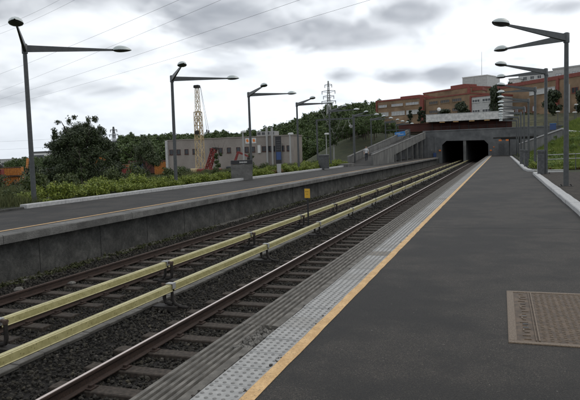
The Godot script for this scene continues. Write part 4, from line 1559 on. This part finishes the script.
func offices() -> void:
	# long brown brick office with red roof edge
	var a := thing("office_building", Vector3.ZERO)
	tag(a, "brown brick office block with red roof edge and two ribbon window rows", "building")
	facade(a, Vector2(-43.8, -225.5), Vector2(-25.4, -216.1), 8.0, 20.0, 14.0, M.brown_brick, M.red_trim, 0.6)
	for k in 3:
		var x: float = [2.9, 9.4, 15.9][k]
		window(a, x, 9.8, [4.0, 5.2, 5.6][k], 1.15, M.brown_brick, M.pale_glass, [6, 9, 9][k])
		window(a, x + 0.4, 6.8, [4.4, 5.8, 5.8][k], 1.45, M.pale_panel, M.pale_panel, 5)
	var st := st0()
	box(st, Vector3(20.1, 5.6, 0.1), Vector3(1.3, 12.8, 0.8))
	build(st, "corner_pier", M.red_trim, a)
	st = st0()
	box(st, Vector3(0.15, 5.6, 0.1), Vector3(0.5, 12.4, 0.5))
	build(st, "corner_pier", M.red_trim, a)
	st = st0()
	box(st, Vector3(11.5, 12.5, -8.0), Vector3(8.5, 1.3, 6.0))
	build(st, "penthouse", M.red_trim, a)
	# its front wing towards the tunnel
	var b := thing("office_building", Vector3.ZERO)
	tag(b, "lower brown brick office wing with dark window strips behind the white canopy", "building")
	facade(b, Vector2(-24.6, -216.0), Vector2(-9.2, -204.0), 8.0, 19.1, 12.0, M.brown_brick, M.red_trim, 0.4)
	for k in 3:
		window(b, 3.6 + k * 5.2, 9.3, 4.0, 1.1, M.brown_brick, M.dark_glass, 5)
		window(b, 3.6 + k * 5.2, 6.2, 4.0, 1.1, M.brown_brick, M.dark_glass, 5)
	# taller block behind
	var c := thing("office_building", Vector3.ZERO)
	tag(c, "taller brown brick office block rising behind with a sloping red roof edge", "building")
	facade(c, Vector2(-28.0, -238.0), Vector2(-10.0, -222.0), 8.0, 23.0, 10.0, M.brown_brick, M.red_trim, 0.55)
	for k in 5:
		window(c, 16.0 + k * 1.3, 12.1, 1.0, 0.8, M.pale_panel, M.pale_glass, 1)
	st = st0()
	box(st, Vector3(23.6, 8.0, 0.1), Vector3(1.1, 14.4, 0.6))
	build(st, "corner_pier", M.red_trim, c)
	st = st0()
	box(st, Vector3(16.0, 15.6, -5.0), Vector3(7.0, 1.4, 6.0))
	build(st, "penthouse", M.red_trim, c)
	var d := thing("office_building", Vector3.ZERO)
	tag(d, "red clad office block standing before the plain white box building", "building")
	facade(d, Vector2(-10.6, -223.0), Vector2(-6.0, -222.0), 8.0, 22.2, 8.0, M.brown_brick, M.red_trim, 0.9)
	window(d, 2.4, 9.6, 3.6, 0.9, M.red_trim, M.dark_glass, 3)
	# white box
	var e := thing("white_building", Vector3.ZERO)
	tag(e, "plain white box building with a flagpole behind the red office roofs", "building")
	facade(e, Vector2(-14.4, -254.0), Vector2(-4.9, -250.0), 10.0, 29.6, 12.0, M.pale_panel, M.white_paint, 0.3)
	st = st0()
	tube(st, [Vector3(7.2, 19.0, -2.0), Vector3(7.2, 29.0, -2.0)], [0.09, 0.05], 6)
	build(st, "flagpole", M.light_metal, e)
	st = st0()
	box(st, Vector3(5.0, 10.0, 0.03), Vector3(0.14, 19.0, 0.06))
	build(st, "joint", M.light_metal, e)
	# low white building with red trims
	var f := thing("white_building", Vector3.ZERO)
	tag(f, "low white building with red roof band and dark window strips above the canopy", "building")
	facade(f, Vector2(-8.3, -186.0), Vector2(-2.2, -182.0), 8.0, 16.6, 10.0, M.pale_panel, M.red_trim, 0.55)
	for y in [7.0, 4.0]:
		window(f, 1.9, y, 2.6, 0.9, M.white_paint, M.dark_glass, 3)
		window(f, 5.4, y, 2.8, 0.9, M.white_paint, M.dark_glass, 3)
	st = st0()
	box(st, Vector3(0.1, 3.8, 0.1), Vector3(0.5, 9.0, 0.5))
	build(st, "corner_pier", M.red_trim, f)
	# long brick hall on the right
	var g := thing("brick_hall", Vector3.ZERO)
	tag(g, "long brown brick hall with red roof edge behind the near lamp posts", "building")
	facade(g, Vector2(-1.6, -198.5), Vector2(30.0, -161.0), 7.0, 20.0, 16.0, M.brown_brick, M.red_trim, 1.0)
	window(g, 19.4, 9.6, 9.6, 1.5, M.pale_panel, M.pale_panel, 1)
	for x in [9.5, 12.6, 16.5]:
		window(g, x, 5.0, 1.5, 1.6, M.red_trim, M.pale_glass, 2)
	st = st0()
	box(st, Vector3(25.2, 8.0, 0.1), Vector3(0.9, 9.0, 0.5))
	build(st, "drain_pier", M.red_trim, g)
	st = st0()
	box(st, Vector3(29.0, 5.5, 0.2), Vector3(0.6, 9.6, 0.5))
	build(st, "white_pipe", M.white_paint, g)
	for x in [31.0, 36.0]:
		window(g, x, 8.6, 2.2, 1.5, M.red_trim, M.dark_glass, 2)
	# pale blocks behind the hall
	var h := thing("white_building", Vector3.ZERO)
	tag(h, "pale building with a row of dark windows rising behind the long brick hall", "building")
	facade(h, Vector2(6.4, -246.0), Vector2(18.0, -240.0), 10.0, 28.2, 10.0, M.pale_panel, M.light_metal, 0.4)
	for k in 4:
		window(h, 2.6 + k * 2.7, 16.6, 1.5, 1.3, M.white_paint, M.dark_glass, 2)
	var h1 := thing("white_building", Vector3.ZERO)
	tag(h1, "pale block with stepped roof beside the tree tops behind the lamp heads", "building")
	facade(h1, Vector2(2.9, -240.0), Vector2(6.0, -239.0), 10.0, 26.4, 8.0, M.fascia, M.light_metal, 0.3)
	var h2 := thing("white_building", Vector3.ZERO)
	tag(h2, "pale flat roofed block above the right end of the brick hall", "building")
	facade(h2, Vector2(16.8, -226.0), Vector2(30.0, -218.0), 10.0, 27.4, 10.0, M.pale_panel, M.light_metal, 0.5)
	for k in 5:
		window(h2, 2.0 + k * 2.8, 15.0, 1.9, 1.1, M.light_metal, M.pale_glass, 2)
	# trees among the buildings
	var col := leaves(1800, blobs_for(6.0, 1.2, 0.2, 24, 0.5), 0.5, Color(0.012, 0.022, 0.009), Color(0.03, 0.044, 0.016), 0.4)
	for q in [[-27.3, -196.0, 0.86], [-24.0, -196.0, 1.0], [-22.9, -195.0, 0.8], [-32.8, -198.0, 0.6], [-37.6, -200.0, 0.5]]:
		tag(tree("columnar_tree", col, Vector3(q[0], h_back(q[0], q[1]) - 1.5, q[1]), Vector3.ONE * (q[2] * 1.15), 4.0, 0.15), "narrow dark evergreen tree before the brown office block", "tree", "columnar trees at the office")
	var rnd := leaves(3600, blobs_for(5.0, 2.5, 0.2, 30), 0.5, Color(0.012, 0.022, 0.008), Color(0.036, 0.05, 0.016), 0.4)
	tag(tree("round_tree", rnd, Vector3(-9.8, 9.0, -165.0), Vector3(0.9, 1.0, 0.9), 3.0, 0.2), "round dark tree above the canopy beside the low white building", "tree")
	tag(tree("round_tree", rnd, Vector3(-13.8, 9.0, -162.0), Vector3(0.9, 0.6, 0.9), 3.0, 0.2), "low round tree above the canopy beside the globe lamp", "tree")
	tag(tree("round_tree", rnd, Vector3(11.0, 8.6, -146.0), Vector3(0.86, 1.12, 0.86), 3.0, 0.2), "large round dark tree standing before the brick hall", "tree")
	tag(tree("round_tree", rnd, Vector3(16.6, 8.8, -146.0), Vector3(0.7, 1.0, 0.7), 3.0, 0.2), "round dark tree at the right end of the brick hall", "tree")
	tag(tree("round_tree", rnd, Vector3(-1.6, 9.5, -176.0), Vector3(0.8, 1.9, 0.8), 3.0, 0.2), "tall dark tree between the low white building and the brick hall", "tree")
	for q in [[6.6, -224.0], [9.2, -225.0], [13.0, -226.0], [3.2, -222.0]]:
		tag(tree("roof_tree", rnd, Vector3(q[0], 17.0, q[1]), Vector3(0.6, 1.4, 0.6), 3.0, 0.2), "tree top showing above the roof of the brick hall", "tree", "tree tops behind the brick hall")
	# cars and vans glimpsed on the slope
	tag(bush_row(), "low hedge along the foot of the brick hall", "hedge")

func bush_row() -> Node3D:
	var bl := []
	for i in 26:
		bl.append([Vector3(i * 0.72, 0.5 + rng.randf() * 0.2, -i * 0.8), Vector3(0.7, 0.6, 0.7)])
	var t := thing("hedge", Vector3(-1.0, 9.3, -172.0))
	put(leaves(4000, bl, 0.35, Color(0.02, 0.034, 0.01), Color(0.05, 0.07, 0.02), 0.5), "foliage", M.leaf, t)
	return t

func lattice(st: SurfaceTool, a: Vector3, b: Vector3, w0: float, w1: float, n: int, t: float) -> void:
	# four-chord lattice mast from a to b
	var d := (b - a).normalized()
	var s := d.cross(Vector3(0, 0, 1)).normalized()
	var u := s.cross(d)
	var prev := []
	for i in n + 1:
		var f := float(i) / n
		var c := a.lerp(b, f)
		var w := lerpf(w0, w1, f) * 0.5
		var ring := [c - s * w - u * w, c + s * w - u * w, c + s * w + u * w, c - s * w + u * w]
		for k in 4:
			bar(st, ring[k], ring[(k + 1) % 4], t * 0.7, t * 0.7)
			if prev:
				bar(st, prev[k], ring[k], t, t)
				if i % 2:
					bar(st, prev[k], ring[(k + 1) % 4], t * 0.7, t * 0.7)
				else:
					bar(st, prev[(k + 1) % 4], ring[k], t * 0.7, t * 0.7)
		prev = ring

func yard() -> void:
	# grey two-storey works building
	var g := thing("works_building", Vector3.ZERO)
	tag(g, "long grey two storey works building with small red framed windows", "building")
	facade(g, Vector2(-88.9, -150.0), Vector2(-51.2, -150.0), -4.6, 6.45, 7.0, M.render_grey, M.render_grey, 0.25)
	for px in [-88.1, -85.4, -82.9, -80.4, -75.1, -72.4, -69.9, -67.1, -64.6, -62.8, -59.6, -58.0, -56.6, -54.4, -52.6]:
		var x: float = px + 88.9
		if x < 1.0:
			x = 1.2
		window(g, x, 7.6, 1.15, 1.45, M.dark_brick, M.dark_glass, 1)
	var st := st0()
	box(st, Vector3(-0.15, 5.2, 0.2), Vector3(0.7, 11.4, 0.6))
	build(st, "corner_pier", M.pale_panel, g)
	for q in [[-64.3, 0.0], [-62.4, 0.0]]:
		st = st0()
		box(st, Vector3(q[0] + 88.9, 9.9, 0.06), Vector3(1.25, 1.45, 0.12))
		var sg := build(st, "sign_panel", M.white_paint, g)
		st = st0()
		box(st, Vector3(q[0] + 88.9, 9.95, 0.13), Vector3(0.6, 0.75, 0.03), Basis(Vector3(0, 0, 1), 0.4))
		build(st, "sign_mark", M.orange, sg)
	st = st0()
	box(st, Vector3(28.0, 7.6, 0.2), Vector3(0.8, 2.1, 0.4))
	build(st, "white_cabinet", M.white_paint, g)
	for x in [30.4, 31.9, 34.2]:
		st = st0()
		tube(st, [Vector3(x, 3.0, 0.5), Vector3(x, 13.2 if x < 32.5 else 9.0, 0.5)], [0.3], 10)
		build(st, "flue", M.light_metal, g)
	st = st0()
	box(st, Vector3(28.8, 11.75, -4.4), Vector3(5.4, 1.2, 3.0))
	build(st, "roof_plant", M.light_metal, g)
	for k in 4:
		st = st0()
		box(st, Vector3(26.8 + k * 1.3, 11.8, -2.86), Vector3(0.9, 0.7, 0.06))
		build(st, "louvre", M.grey_metal, g)
	# low red brick wall with dark posts
	var rw := thing("red_wall", Vector3(-112.0, -3.4, -172.0))
	tag(rw, "low dark red brick boundary wall left of the grey works building", "wall")
	st = st0()
	box(st, Vector3(7.0, 2.1, 0), Vector3(24.0, 4.2, 0.4))
	build(st, "wall", M.dark_brick, rw)
	for k in 7:
		st = st0()
		box(st, Vector3(-4.5 + k * 3.9, 2.2, 0.24), Vector3(0.4, 4.4, 0.14))
		build(st, "pier", M.dark_brick, rw)
	# lattice boom crane
	var c := thing("crawler_crane", Vector3(-67.6, -4.6, -130.0), 0.0)
	tag(c, "yellow lattice boom crawler crane standing before the grey works building", "crane")
	st = st0()
	lattice(st, Vector3(-0.6, 2.2, 0), Vector3(-0.75, 16.8, 0), 1.7, 1.4, 9, 0.13)
	build(st, "boom_base", M.crane_paint, c)
	st = st0()
	lattice(st, Vector3(-0.75, 10.2, 0), Vector3(-0.7, 22.6, 0), 1.25, 0.7, 11, 0.1)
	build(st, "boom", M.crane_paint, c)
	st = st0()
	cbox(st, Vector3(-0.7, 22.8, 0), Vector3(1.3, 0.7, 1.1), 0.15)
	build(st, "boom_head", M.bracket, c)
	st = st0()
	cbox(st, Vector3(-0.7, 11.9, 0.8), Vector3(0.9, 0.9, 0.9), 0.2)
	build(st, "sheave_block", M.bracket, c)
	st = st0()
	tube(st, [Vector3(0.2, 22.6, 0), Vector3(1.6, 12.4, 0.3)], [0.035], 5)
	tube(st, [Vector3(0.3, 22.6, 0), Vector3(2.1, 12.2, 0.3)], [0.035], 5)
	build(st, "hoist_rope", M.cable, c)
	st = st0()
	cbox(st, Vector3(1.6, 12.2, 0.3), Vector3(0.25, 0.6, 0.25), 0.05)
	cbox(st, Vector3(2.1, 12.0, 0.3), Vector3(0.25, 0.6, 0.25), 0.05)
	build(st, "hook", M.bracket, c)
	st = st0()
	lattice(st, Vector3(1.0, 1.6, 0.5), Vector3(3.4, 7.8, 0.4), 1.0, 1.0, 5, 0.22)
	build(st, "gantry", M.machine_red, c)
	st = st0()
	cbox(st, Vector3(3.6, 7.9, 0.4), Vector3(1.3, 0.6, 0.8), 0.1)
	build(st, "gantry_head", M.bracket, c)
	st = st0()
	cbox(st, Vector3(1.6, 2.2, 0), Vector3(5.4, 2.0, 3.0), 0.2)
	build(st, "machine_house", M.machine_red, c)
	st = st0()
	cbox(st, Vector3(-1.6, 2.4, 1.6), Vector3(1.5, 1.9, 1.2), 0.15)
	build(st, "cab", M.crane_paint, c)
	for s in [-1.0, 1.0]:
		st = st0()
		cbox(st, Vector3(0.6, 0.55, s * 1.9), Vector3(6.4, 1.1, 0.9), 0.3)
		build(st, "crawler_track", M.bracket, c)
	# digger behind, its boom above the trees
	machine_digger(Vector3(-60.6, -4.6, -128.0), 0.3, M.machine_red, "red tracked machine standing right of the yellow crane")
	for q in [[-119.0, -112.0, 0.4, "orange digger before the red container in the yard"], [-108.0, -116.0, 2.0, "orange digger between two containers in the yard"], [-92.0, -118.0, 1.0, "orange digger close to the white site cabin"], [-127.0, -116.0, 2.6, "orange digger beside the long orange container"]]:
		machine_digger(Vector3(q[0], -4.6, q[1]), q[2], M.machine_orange, q[3])
	machine_digger(Vector3(-114.0, -4.6, -152.0), 2.8, M.machine_orange, "orange digger with raised boom beside the dark trees")
	# machines and containers in the yard on the left
	container(Vector3(-124.0, -4.6, -124.0), 0.5, M.machine_orange, Vector3(12, 2.6, 2.5), "long orange container at the far left of the yard")
	container(Vector3(-121.5, -1.9, -124.5), 0.5, M.machine_orange, Vector3(7, 2.3, 2.4), "orange container stacked on the long orange one")
	container(Vector3(-119.0, -4.6, -118.0), 0.5, M.machine_red, Vector3(3.0, 4.6, 2.5), "tall red container before the orange ones")
	container(Vector3(-103.5, -4.6, -124.0), 0.2, M.machine_orange, Vector3(9, 4.2, 2.5), "orange container behind the bushes next to the first lamp post")
	container(Vector3(-96.5, -4.6, -120.0), -0.2, M.machine_red, Vector3(6, 4.9, 2.5), "red container left of the bushy tree")
	container(Vector3(-88.5, -4.6, -128.0), 0.1, M.machine_orange, Vector3(4, 4.8, 2.5), "orange container at the foot of the lattice pylon")
	container(Vector3(-84.5, -4.6, -128.0), 0.1, M.blue, Vector3(2.0, 4.9, 2.0), "blue container at the foot of the lattice pylon")
	container(Vector3(-86.5, -4.6, -125.0), 0.1, M.machine_red, Vector3(3.6, 4.3, 2.0), "red container at the foot of the lattice pylon")
	container(Vector3(-92.5, -4.6, -126.0), 0.1, M.pale_panel, Vector3(3.6, 4.2, 2.0), "white site cabin at the foot of the lattice pylon")
	container(Vector3(-95.0, -4.6, -158.0), 0.3, M.machine_orange, Vector3(5.5, 5.2, 2.4), "orange container before the dark red boundary wall")
	container(Vector3(-57.0, -4.6, -128.0), 0.0, M.machine_red, Vector3(4.5, 3.2, 2.4), "red skip box between the crane and the station board")
	var fb := thing("far_building", Vector3.ZERO)
	tag(fb, "distant low white buildings at the left edge of the yard", "building")
	facade(fb, Vector2(-236.0, -236.0), Vector2(-206.0, -232.0), -4.0, 3.4, 12.0, M.pale_panel, M.light_metal, 0.4)
	for k in 7:
		window(fb, 3.0 + k * 4.0, 5.0, 2.2, 1.2, M.light_metal, M.dark_glass, 2)
	var fb2 := thing("far_building", Vector3.ZERO)
	tag(fb2, "distant white block with a dark window band near the left edge", "building")
	facade(fb2, Vector2(-226.0, -246.0), Vector2(-212.0, -242.0), -4.0, 6.6, 12.0, M.white_paint, M.grey_metal, 0.9)
	window(fb2, 7.0, 8.2, 12.0, 1.3, M.grey_metal, M.dark_glass, 8)

func container(at: Vector3, turn: float, m: Material, s: Vector3, label: String) -> void:
	var t := thing("container", at, turn)
	tag(t, label, "container")
	var st := st0()
	box(st, Vector3(0, s.y * 0.5, 0), s)
	build(st, "shell", m, t)
	st = st0()
	for k in int(s.x / 0.6):
		box(st, Vector3(-s.x * 0.5 + 0.3 + k * 0.6, s.y * 0.5, s.z * 0.5 + 0.04), Vector3(0.25, s.y - 0.3, 0.08))
	build(st, "corrugation", m, t)
	st = st0()
	for y in [0.1, s.y - 0.1]:
		box(st, Vector3(0, y, s.z * 0.5 + 0.06), Vector3(s.x, 0.2, 0.14))
	build(st, "frame_rail", M.bracket, t)

func machine_digger(at: Vector3, turn: float, m: Material, label: String) -> void:
	var t := thing("digger", at, turn)
	tag(t, label, "digger")
	var st := st0()
	for s in [-1.0, 1.0]:
		cbox(st, Vector3(0, 0.5, s * 1.1), Vector3(4.0, 1.0, 0.6), 0.25)
	build(st, "crawler_track", M.bracket, t)
	st = st0()
	cbox(st, Vector3(-0.3, 1.8, 0), Vector3(3.4, 1.5, 2.6), 0.25)
	build(st, "body", m, t)
	st = st0()
	cbox(st, Vector3(0.9, 2.9, 0.7), Vector3(1.4, 1.6, 1.1), 0.15)
	build(st, "cab", M.dark_glass, t)
	st = st0()
	bar(st, Vector3(1.2, 2.2, -0.3), Vector3(3.0, 7.0, -0.3), 0.5, 0.6, 0.4, 0.5)
	bar(st, Vector3(2.9, 6.9, -0.3), Vector3(5.4, 5.8, -0.3), 0.4, 0.5, 0.3, 0.35)
	build(st, "boom", m, t)
	st = st0()
	cbox(st, Vector3(5.5, 5.3, -0.3), Vector3(0.9, 0.9, 1.0), 0.2)
	build(st, "bucket", M.bracket, t)

func forest() -> void:
	# a few crown shapes shared by every tree of the wood
	var crowns := []
	for v in 5:
		var pine := v == 4
		crowns.append(leaves(2200, blobs_for(1.0, 0.2 if pine else 0.4, 0.08, 22, 0.7 if pine else 0.1), 0.055, Color(0.02, 0.034, 0.012) if pine else Color(0.03, 0.053, 0.012), Color(0.055, 0.08, 0.028) if pine else Color(0.095, 0.14, 0.034), 0.38))
	var xs := [[], [], [], [], []]
	for i in 2600:
		var z := -195.0 - pow(rng.randf(), 1.2) * 230.0
		var a := rng.randf_range(0.16, 0.98)
		var x := z * a
		var hgt := rng.randf_range(6.5, 11.5) * (0.8 if a > 0.7 else 1.0)
		if a < 0.22 and z > -235.0:
			continue
		var k := rng.randi() % 5
		xs[k].append(Transform3D(Basis(Vector3.UP, rng.randf() * TAU).scaled(Vector3(hgt * 1.05, hgt, hgt * 1.05)), Vector3(x, h_left(x, z) - 0.6, z)))
	# trees close behind the ramp and the works building
	var f := Node3D.new()
	f.name = "forest"
	add_child(f)
	tag(stuff(f), "dense dark green wood covering the hill behind the works building", "forest")
	for k in 5:
		stuff(multi(crowns[k], "trees", M.leaf, xs[k], [], f))
	# single trees that stand before the wood
	var front := []
	for i in 44:
		var z := -84.0 - rng.randf() * 80.0
		var a := rng.randf_range(0.185, 0.3)
		var top := 1.6 - z * lerpf(0.074, 0.05, (a - 0.185) / 0.115)
		var hh := clampf(top - h_back(z * a, z), 2.6, 8.5) * rng.randf_range(0.7, 1.0)
		if z * a > -17.5:
			continue
		front.append([z * a, z, hh, i % 4])
	for i in 46:
		var z := -84.0 - rng.randf() * 34.0
		var a := rng.randf_range(0.165, 0.27)
		if z * a > -17.8:
			continue
		front.append([z * a, z, clampf(1.6 - z * 0.055 - h_back(z * a, z), 2.0, 6.0) * rng.randf_range(0.6, 1.0), i % 4])
	for q in front:
		var t := tree("broadleaf_tree", crowns[q[3]], Vector3(q[0], h_back(q[0], q[1]) - 0.4, q[1]), Vector3(q[2] * 1.05, q[2], q[2] * 1.05), 0.7, 0.025)
		tag(t, "tall broadleaf tree on the slope behind the concrete ramp", "tree", "trees behind the ramp")
	for q in [[-108.0, -190.0, 13.5, 4], [-112.0, -192.0, 12.0, 4], [-117.0, -194.0, 12.5, 0], [-122.0, -196.0, 14.0, 1], [-104.0, -196.0, 13.0, 2], [-130.0, -200.0, 11.0, 3], [-126.0, -190.0, 10.0, 2]]:
		var t := tree("broadleaf_tree", crowns[q[3]], Vector3(q[0] * 1.12, h_left(q[0] * 1.12, q[1]) - 0.4, q[1]), Vector3(q[2] * 1.1, q[2], q[2] * 1.1), 0.7, 0.025)
		tag(t, "dark tree in the clump beyond the machinery yard", "tree", "trees beyond the machinery yard")
	# white birch by the ramp foot
	var b := tree("birch_tree", leaves(2600, blobs_for(6.5, 1.4, 2.6, 20), 0.17, Color(0.025, 0.042, 0.013), Color(0.07, 0.095, 0.03), 0.5), Vector3(-20.5, h_left(-20.5, -76.0), -76.0), Vector3.ONE, 6.0, 0.12, "birch_bark")
	tag(b, "birch with pale bark beside the gateway frame", "tree")

func pylon(at: Vector3, h: float, w: float, label: String, arms: Array, t: float) -> void:
	var p := thing("lattice_pylon", at)
	tag(p, label, "pylon", "power pylons")
	var st := st0()
	lattice(st, Vector3.ZERO, Vector3(0, h * 0.6, 0), w, w * 0.42, 8, t)
	lattice(st, Vector3(0, h * 0.6, 0), Vector3(0, h, 0), w * 0.42, w * 0.1, 7, t * 0.8)
	build(st, "mast", M.light_metal if h > 26 else M.grey_metal, p)
	for a in arms:
		st = st0()
		for s in [-1.0, 1.0]:
			bar(st, Vector3(0, h * a[0] + 0.3, 0), Vector3(s * a[1], h * a[0] + 0.1, 0), t, t * 1.3, t * 0.6, t * 0.6)
			bar(st, Vector3(0, h * a[0] - 0.7, 0), Vector3(s * a[1], h * a[0], 0), t * 0.8, t * 0.8, t * 0.6, t * 0.6)
			bar(st, Vector3(s * a[1] * 0.95, h * a[0], 0), Vector3(s * a[1] * 0.95, h * a[0] - 1.2, 0), t, t)
		build(st, "cross_arm", M.grey_metal, p)

func cables() -> void:
	pylon(Vector3(-69.0, 5.0, -250.0), 26.6, 3.0, "tall thin lattice pylon rising above the wooded hill", [[0.94, 1.6], [0.84, 3.0], [0.76, 2.4], [0.68, 3.2]], 0.22)
	pylon(Vector3(-184.0, -4.0, -259.0), 21.8, 4.2, "lattice pylon standing right of the large bushy tree", [[0.93, 2.0], [0.82, 2.6], [0.66, 2.9], [0.5, 2.6]], 0.26)
	# overhead wires: [far end, near end]
	var runs := [[Vector3(-153.2, 30, -156.3), Vector3(-54.9, 30, -99.4), 1.3], [Vector3(-190.0, 30, -193.2), Vector3(-48.1, 30, -102.8), 0.8], [Vector3(-184.0, 26, -186.9), Vector3(-32.0, 26, -95.2), 0.7], [Vector3(-210.9, 26, -213.8), Vector3(-25.0, 26, -102.5), 0.7], [Vector3(-120.0, 34, -123.4), Vector3(-81.3, 34, -104.0), 1.0], [Vector3(-113.8, 34, -117.1), Vector3(-83.9, 34, -102.6), 1.0]]
	for k in runs.size():
		var a: Vector3 = runs[k][0]
		var b: Vector3 = runs[k][1]
		var d := b - a
		var p0 := a - d * 0.4
		var p1 := b + d * 0.6
		var pts := []
		for i in 33:
			var f := i / 32.0
			pts.append(p0.lerp(p1, f) - Vector3(0, 4.0 * f * (1.0 - f) * 1.2 - 1.1, 0))
		var st := st0()
		tube(st, pts, [0.022 if k < 4 else 0.017], 5)
		tag(build(st, "power_line", M.cable, self), "thin dark overhead power line crossing the cloudy sky", "power line", "overhead power lines")
	for q in [[Vector3(-430, 21, -300), Vector3(-186, 14.0, -259)], [Vector3(-430, 15, -300), Vector3(-186, 10.2, -259)]]:
		var pts := []
		for i in 17:
			var f := i / 16.0
			pts.append(q[0].lerp(q[1], f) - Vector3(0, 12.0 * f * (1.0 - f), 0))
		var st := st0()
		tube(st, pts, [0.03], 5)
		tag(build(st, "power_line", M.cable, self), "thin power line sagging to the lattice pylon by the bushy tree", "power line", "power lines to the lattice pylon")

# ---------------------------------------------------------------- person
func capsule_d(p: Vector3, a: Vector3, b: Vector3, ra: float, rb: float) -> float:
	var ab := b - a
	var t := clampf((p - a).dot(ab) / ab.length_squared(), 0.0, 1.0)
	return p.distance_to(a + ab * t) - lerpf(ra, rb, t)

func body_mesh(bones: Array, lo: Vector3, hi: Vector3, cell: float, paint: Callable) -> ArrayMesh:
	var n := Vector3i(((hi - lo) / cell).ceil()) + Vector3i.ONE
	var val := PackedFloat32Array()
	val.resize(n.x * n.y * n.z)
	for z in n.z:
		for y in n.y:
			for x in n.x:
				var p := lo + Vector3(x, y, z) * cell
				var d := 9.0
				for b in bones:
					var e := capsule_d(p, b[0], b[1], b[2], b[3])
					var hh := clampf(0.5 + 0.5 * (e - d) / 0.035, 0.0, 1.0)
					d = lerpf(e, d, hh) - 0.035 * hh * (1.0 - hh)
				val[x + n.x * (y + n.y * z)] = d
	var at := {}
	var V := PackedVector3Array()
	var C := PackedColorArray()
	for z in n.z - 1:
		for y in n.y - 1:
			for x in n.x - 1:
				var sum := Vector3.ZERO
				var cnt := 0
				for e in [[0, 0, 0, 1, 0, 0], [0, 1, 0, 1, 1, 0], [0, 0, 1, 1, 0, 1], [0, 1, 1, 1, 1, 1], [0, 0, 0, 0, 1, 0], [1, 0, 0, 1, 1, 0], [0, 0, 1, 0, 1, 1], [1, 0, 1, 1, 1, 1], [0, 0, 0, 0, 0, 1], [1, 0, 0, 1, 0, 1], [0, 1, 0, 0, 1, 1], [1, 1, 0, 1, 1, 1]]:
					var v0 := val[x + e[0] + n.x * (y + e[1] + n.y * (z + e[2]))]
					var v1 := val[x + e[3] + n.x * (y + e[4] + n.y * (z + e[5]))]
					if (v0 < 0.0) != (v1 < 0.0):
						sum += Vector3(e[0], e[1], e[2]).lerp(Vector3(e[3], e[4], e[5]), v0 / (v0 - v1))
						cnt += 1
				if cnt:
					at[x + n.x * (y + n.y * z)] = V.size()
					var p := lo + (Vector3(x, y, z) + sum / cnt) * cell
					V.append(p)
					C.append(paint.call(p))
	var st := SurfaceTool.new()
	st.begin(Mesh.PRIMITIVE_TRIANGLES)
	st.set_smooth_group(0)
	for z in range(1, n.z - 1):
		for y in range(1, n.y - 1):
			for x in range(1, n.x - 1):
				var i0 := x + n.x * (y + n.y * z)
				for ax in 3:
					var s: int = [1, n.x, n.x * n.y][ax]
					var u: int = [n.x, n.x * n.y, 1][ax]
					var w: int = [n.x * n.y, 1, n.x][ax]
					var a := val[i0]
					var b := val[i0 + s]
					if (a < 0.0) == (b < 0.0):
						continue
					var q := [i0 - u - w, i0 - w, i0, i0 - u]
					if a >= 0.0:
						q.reverse()
					if at.has(q[0]) and at.has(q[1]) and at.has(q[2]) and at.has(q[3]):
						for k in [0, 2, 1, 0, 3, 2]:
							st.set_color(C[at[q[k]]])
							st.add_vertex(V[at[q[k]]])
	st.generate_normals()
	return st.commit()

func pedestrian() -> void:
	var p := thing("person", Vector3(-14.85, 0.42, -69.6), 0.35)
	tag(p, "person in white top and dark trousers walking on the ramp", "person")
	var B := [
		[Vector3(0, 0.95, 0), Vector3(0, 1.3, 0.01), 0.13, 0.15], [Vector3(-0.12, 1.37, 0), Vector3(0.12, 1.37, 0), 0.08, 0.08], [Vector3(-0.07, 0.9, 0), Vector3(0.07, 0.9, 0), 0.11, 0.11],
		[Vector3(0, 1.4, 0), Vector3(0, 1.5, 0.01), 0.055, 0.05], [Vector3(0, 1.57, 0.01), Vector3(0, 1.63, 0.0), 0.085, 0.095],
		[Vector3(-0.09, 0.88, 0), Vector3(-0.1, 0.47, 0.1), 0.088, 0.06], [Vector3(-0.1, 0.47, 0.1), Vector3(-0.1, 0.08, 0.06), 0.06, 0.042], [Vector3(-0.1, 0.05, 0.04), Vector3(-0.11, 0.04, 0.2), 0.04, 0.035],
		[Vector3(0.09, 0.88, 0), Vector3(0.1, 0.48, -0.06), 0.088, 0.06], [Vector3(0.1, 0.48, -0.06), Vector3(0.1, 0.1, -0.24), 0.06, 0.042], [Vector3(0.1, 0.06, -0.26), Vector3(0.11, 0.04, -0.12), 0.04, 0.035],
		[Vector3(-0.2, 1.37, 0), Vector3(-0.25, 1.1, -0.08), 0.052, 0.043], [Vector3(-0.25, 1.1, -0.08), Vector3(-0.24, 0.86, 0.02), 0.042, 0.03], [Vector3(-0.24, 0.84, 0.03), Vector3(-0.235, 0.74, 0.06), 0.034, 0.022],
		[Vector3(0.2, 1.37, 0), Vector3(0.25, 1.1, 0.05), 0.052, 0.043], [Vector3(0.25, 1.1, 0.05), Vector3(0.24, 0.88, 0.16), 0.042, 0.03], [Vector3(0.24, 0.86, 0.17), Vector3(0.235, 0.77, 0.21), 0.034, 0.022]]
	var paint := func(v: Vector3) -> Color:
		if v.y > 1.66 or (v.y > 1.55 and v.z < -0.02):
			return Color(0.05, 0.032, 0.02)
		if v.y > 1.46:
			return Color(0.4, 0.26, 0.19)
		if v.y > 0.93 and (absf(v.x) < 0.19 or v.y > 1.12):
			return Color(0.55, 0.55, 0.56)
		if absf(v.x) > 0.185:
			return Color(0.4, 0.26, 0.19)
		return Color(0.03, 0.032, 0.045) if v.y > 0.09 else Color(0.05, 0.045, 0.04)
	put(body_mesh(B, Vector3(-0.36, -0.03, -0.36), Vector3(0.36, 1.78, 0.32), 0.03, paint), "body", M.stone, p)
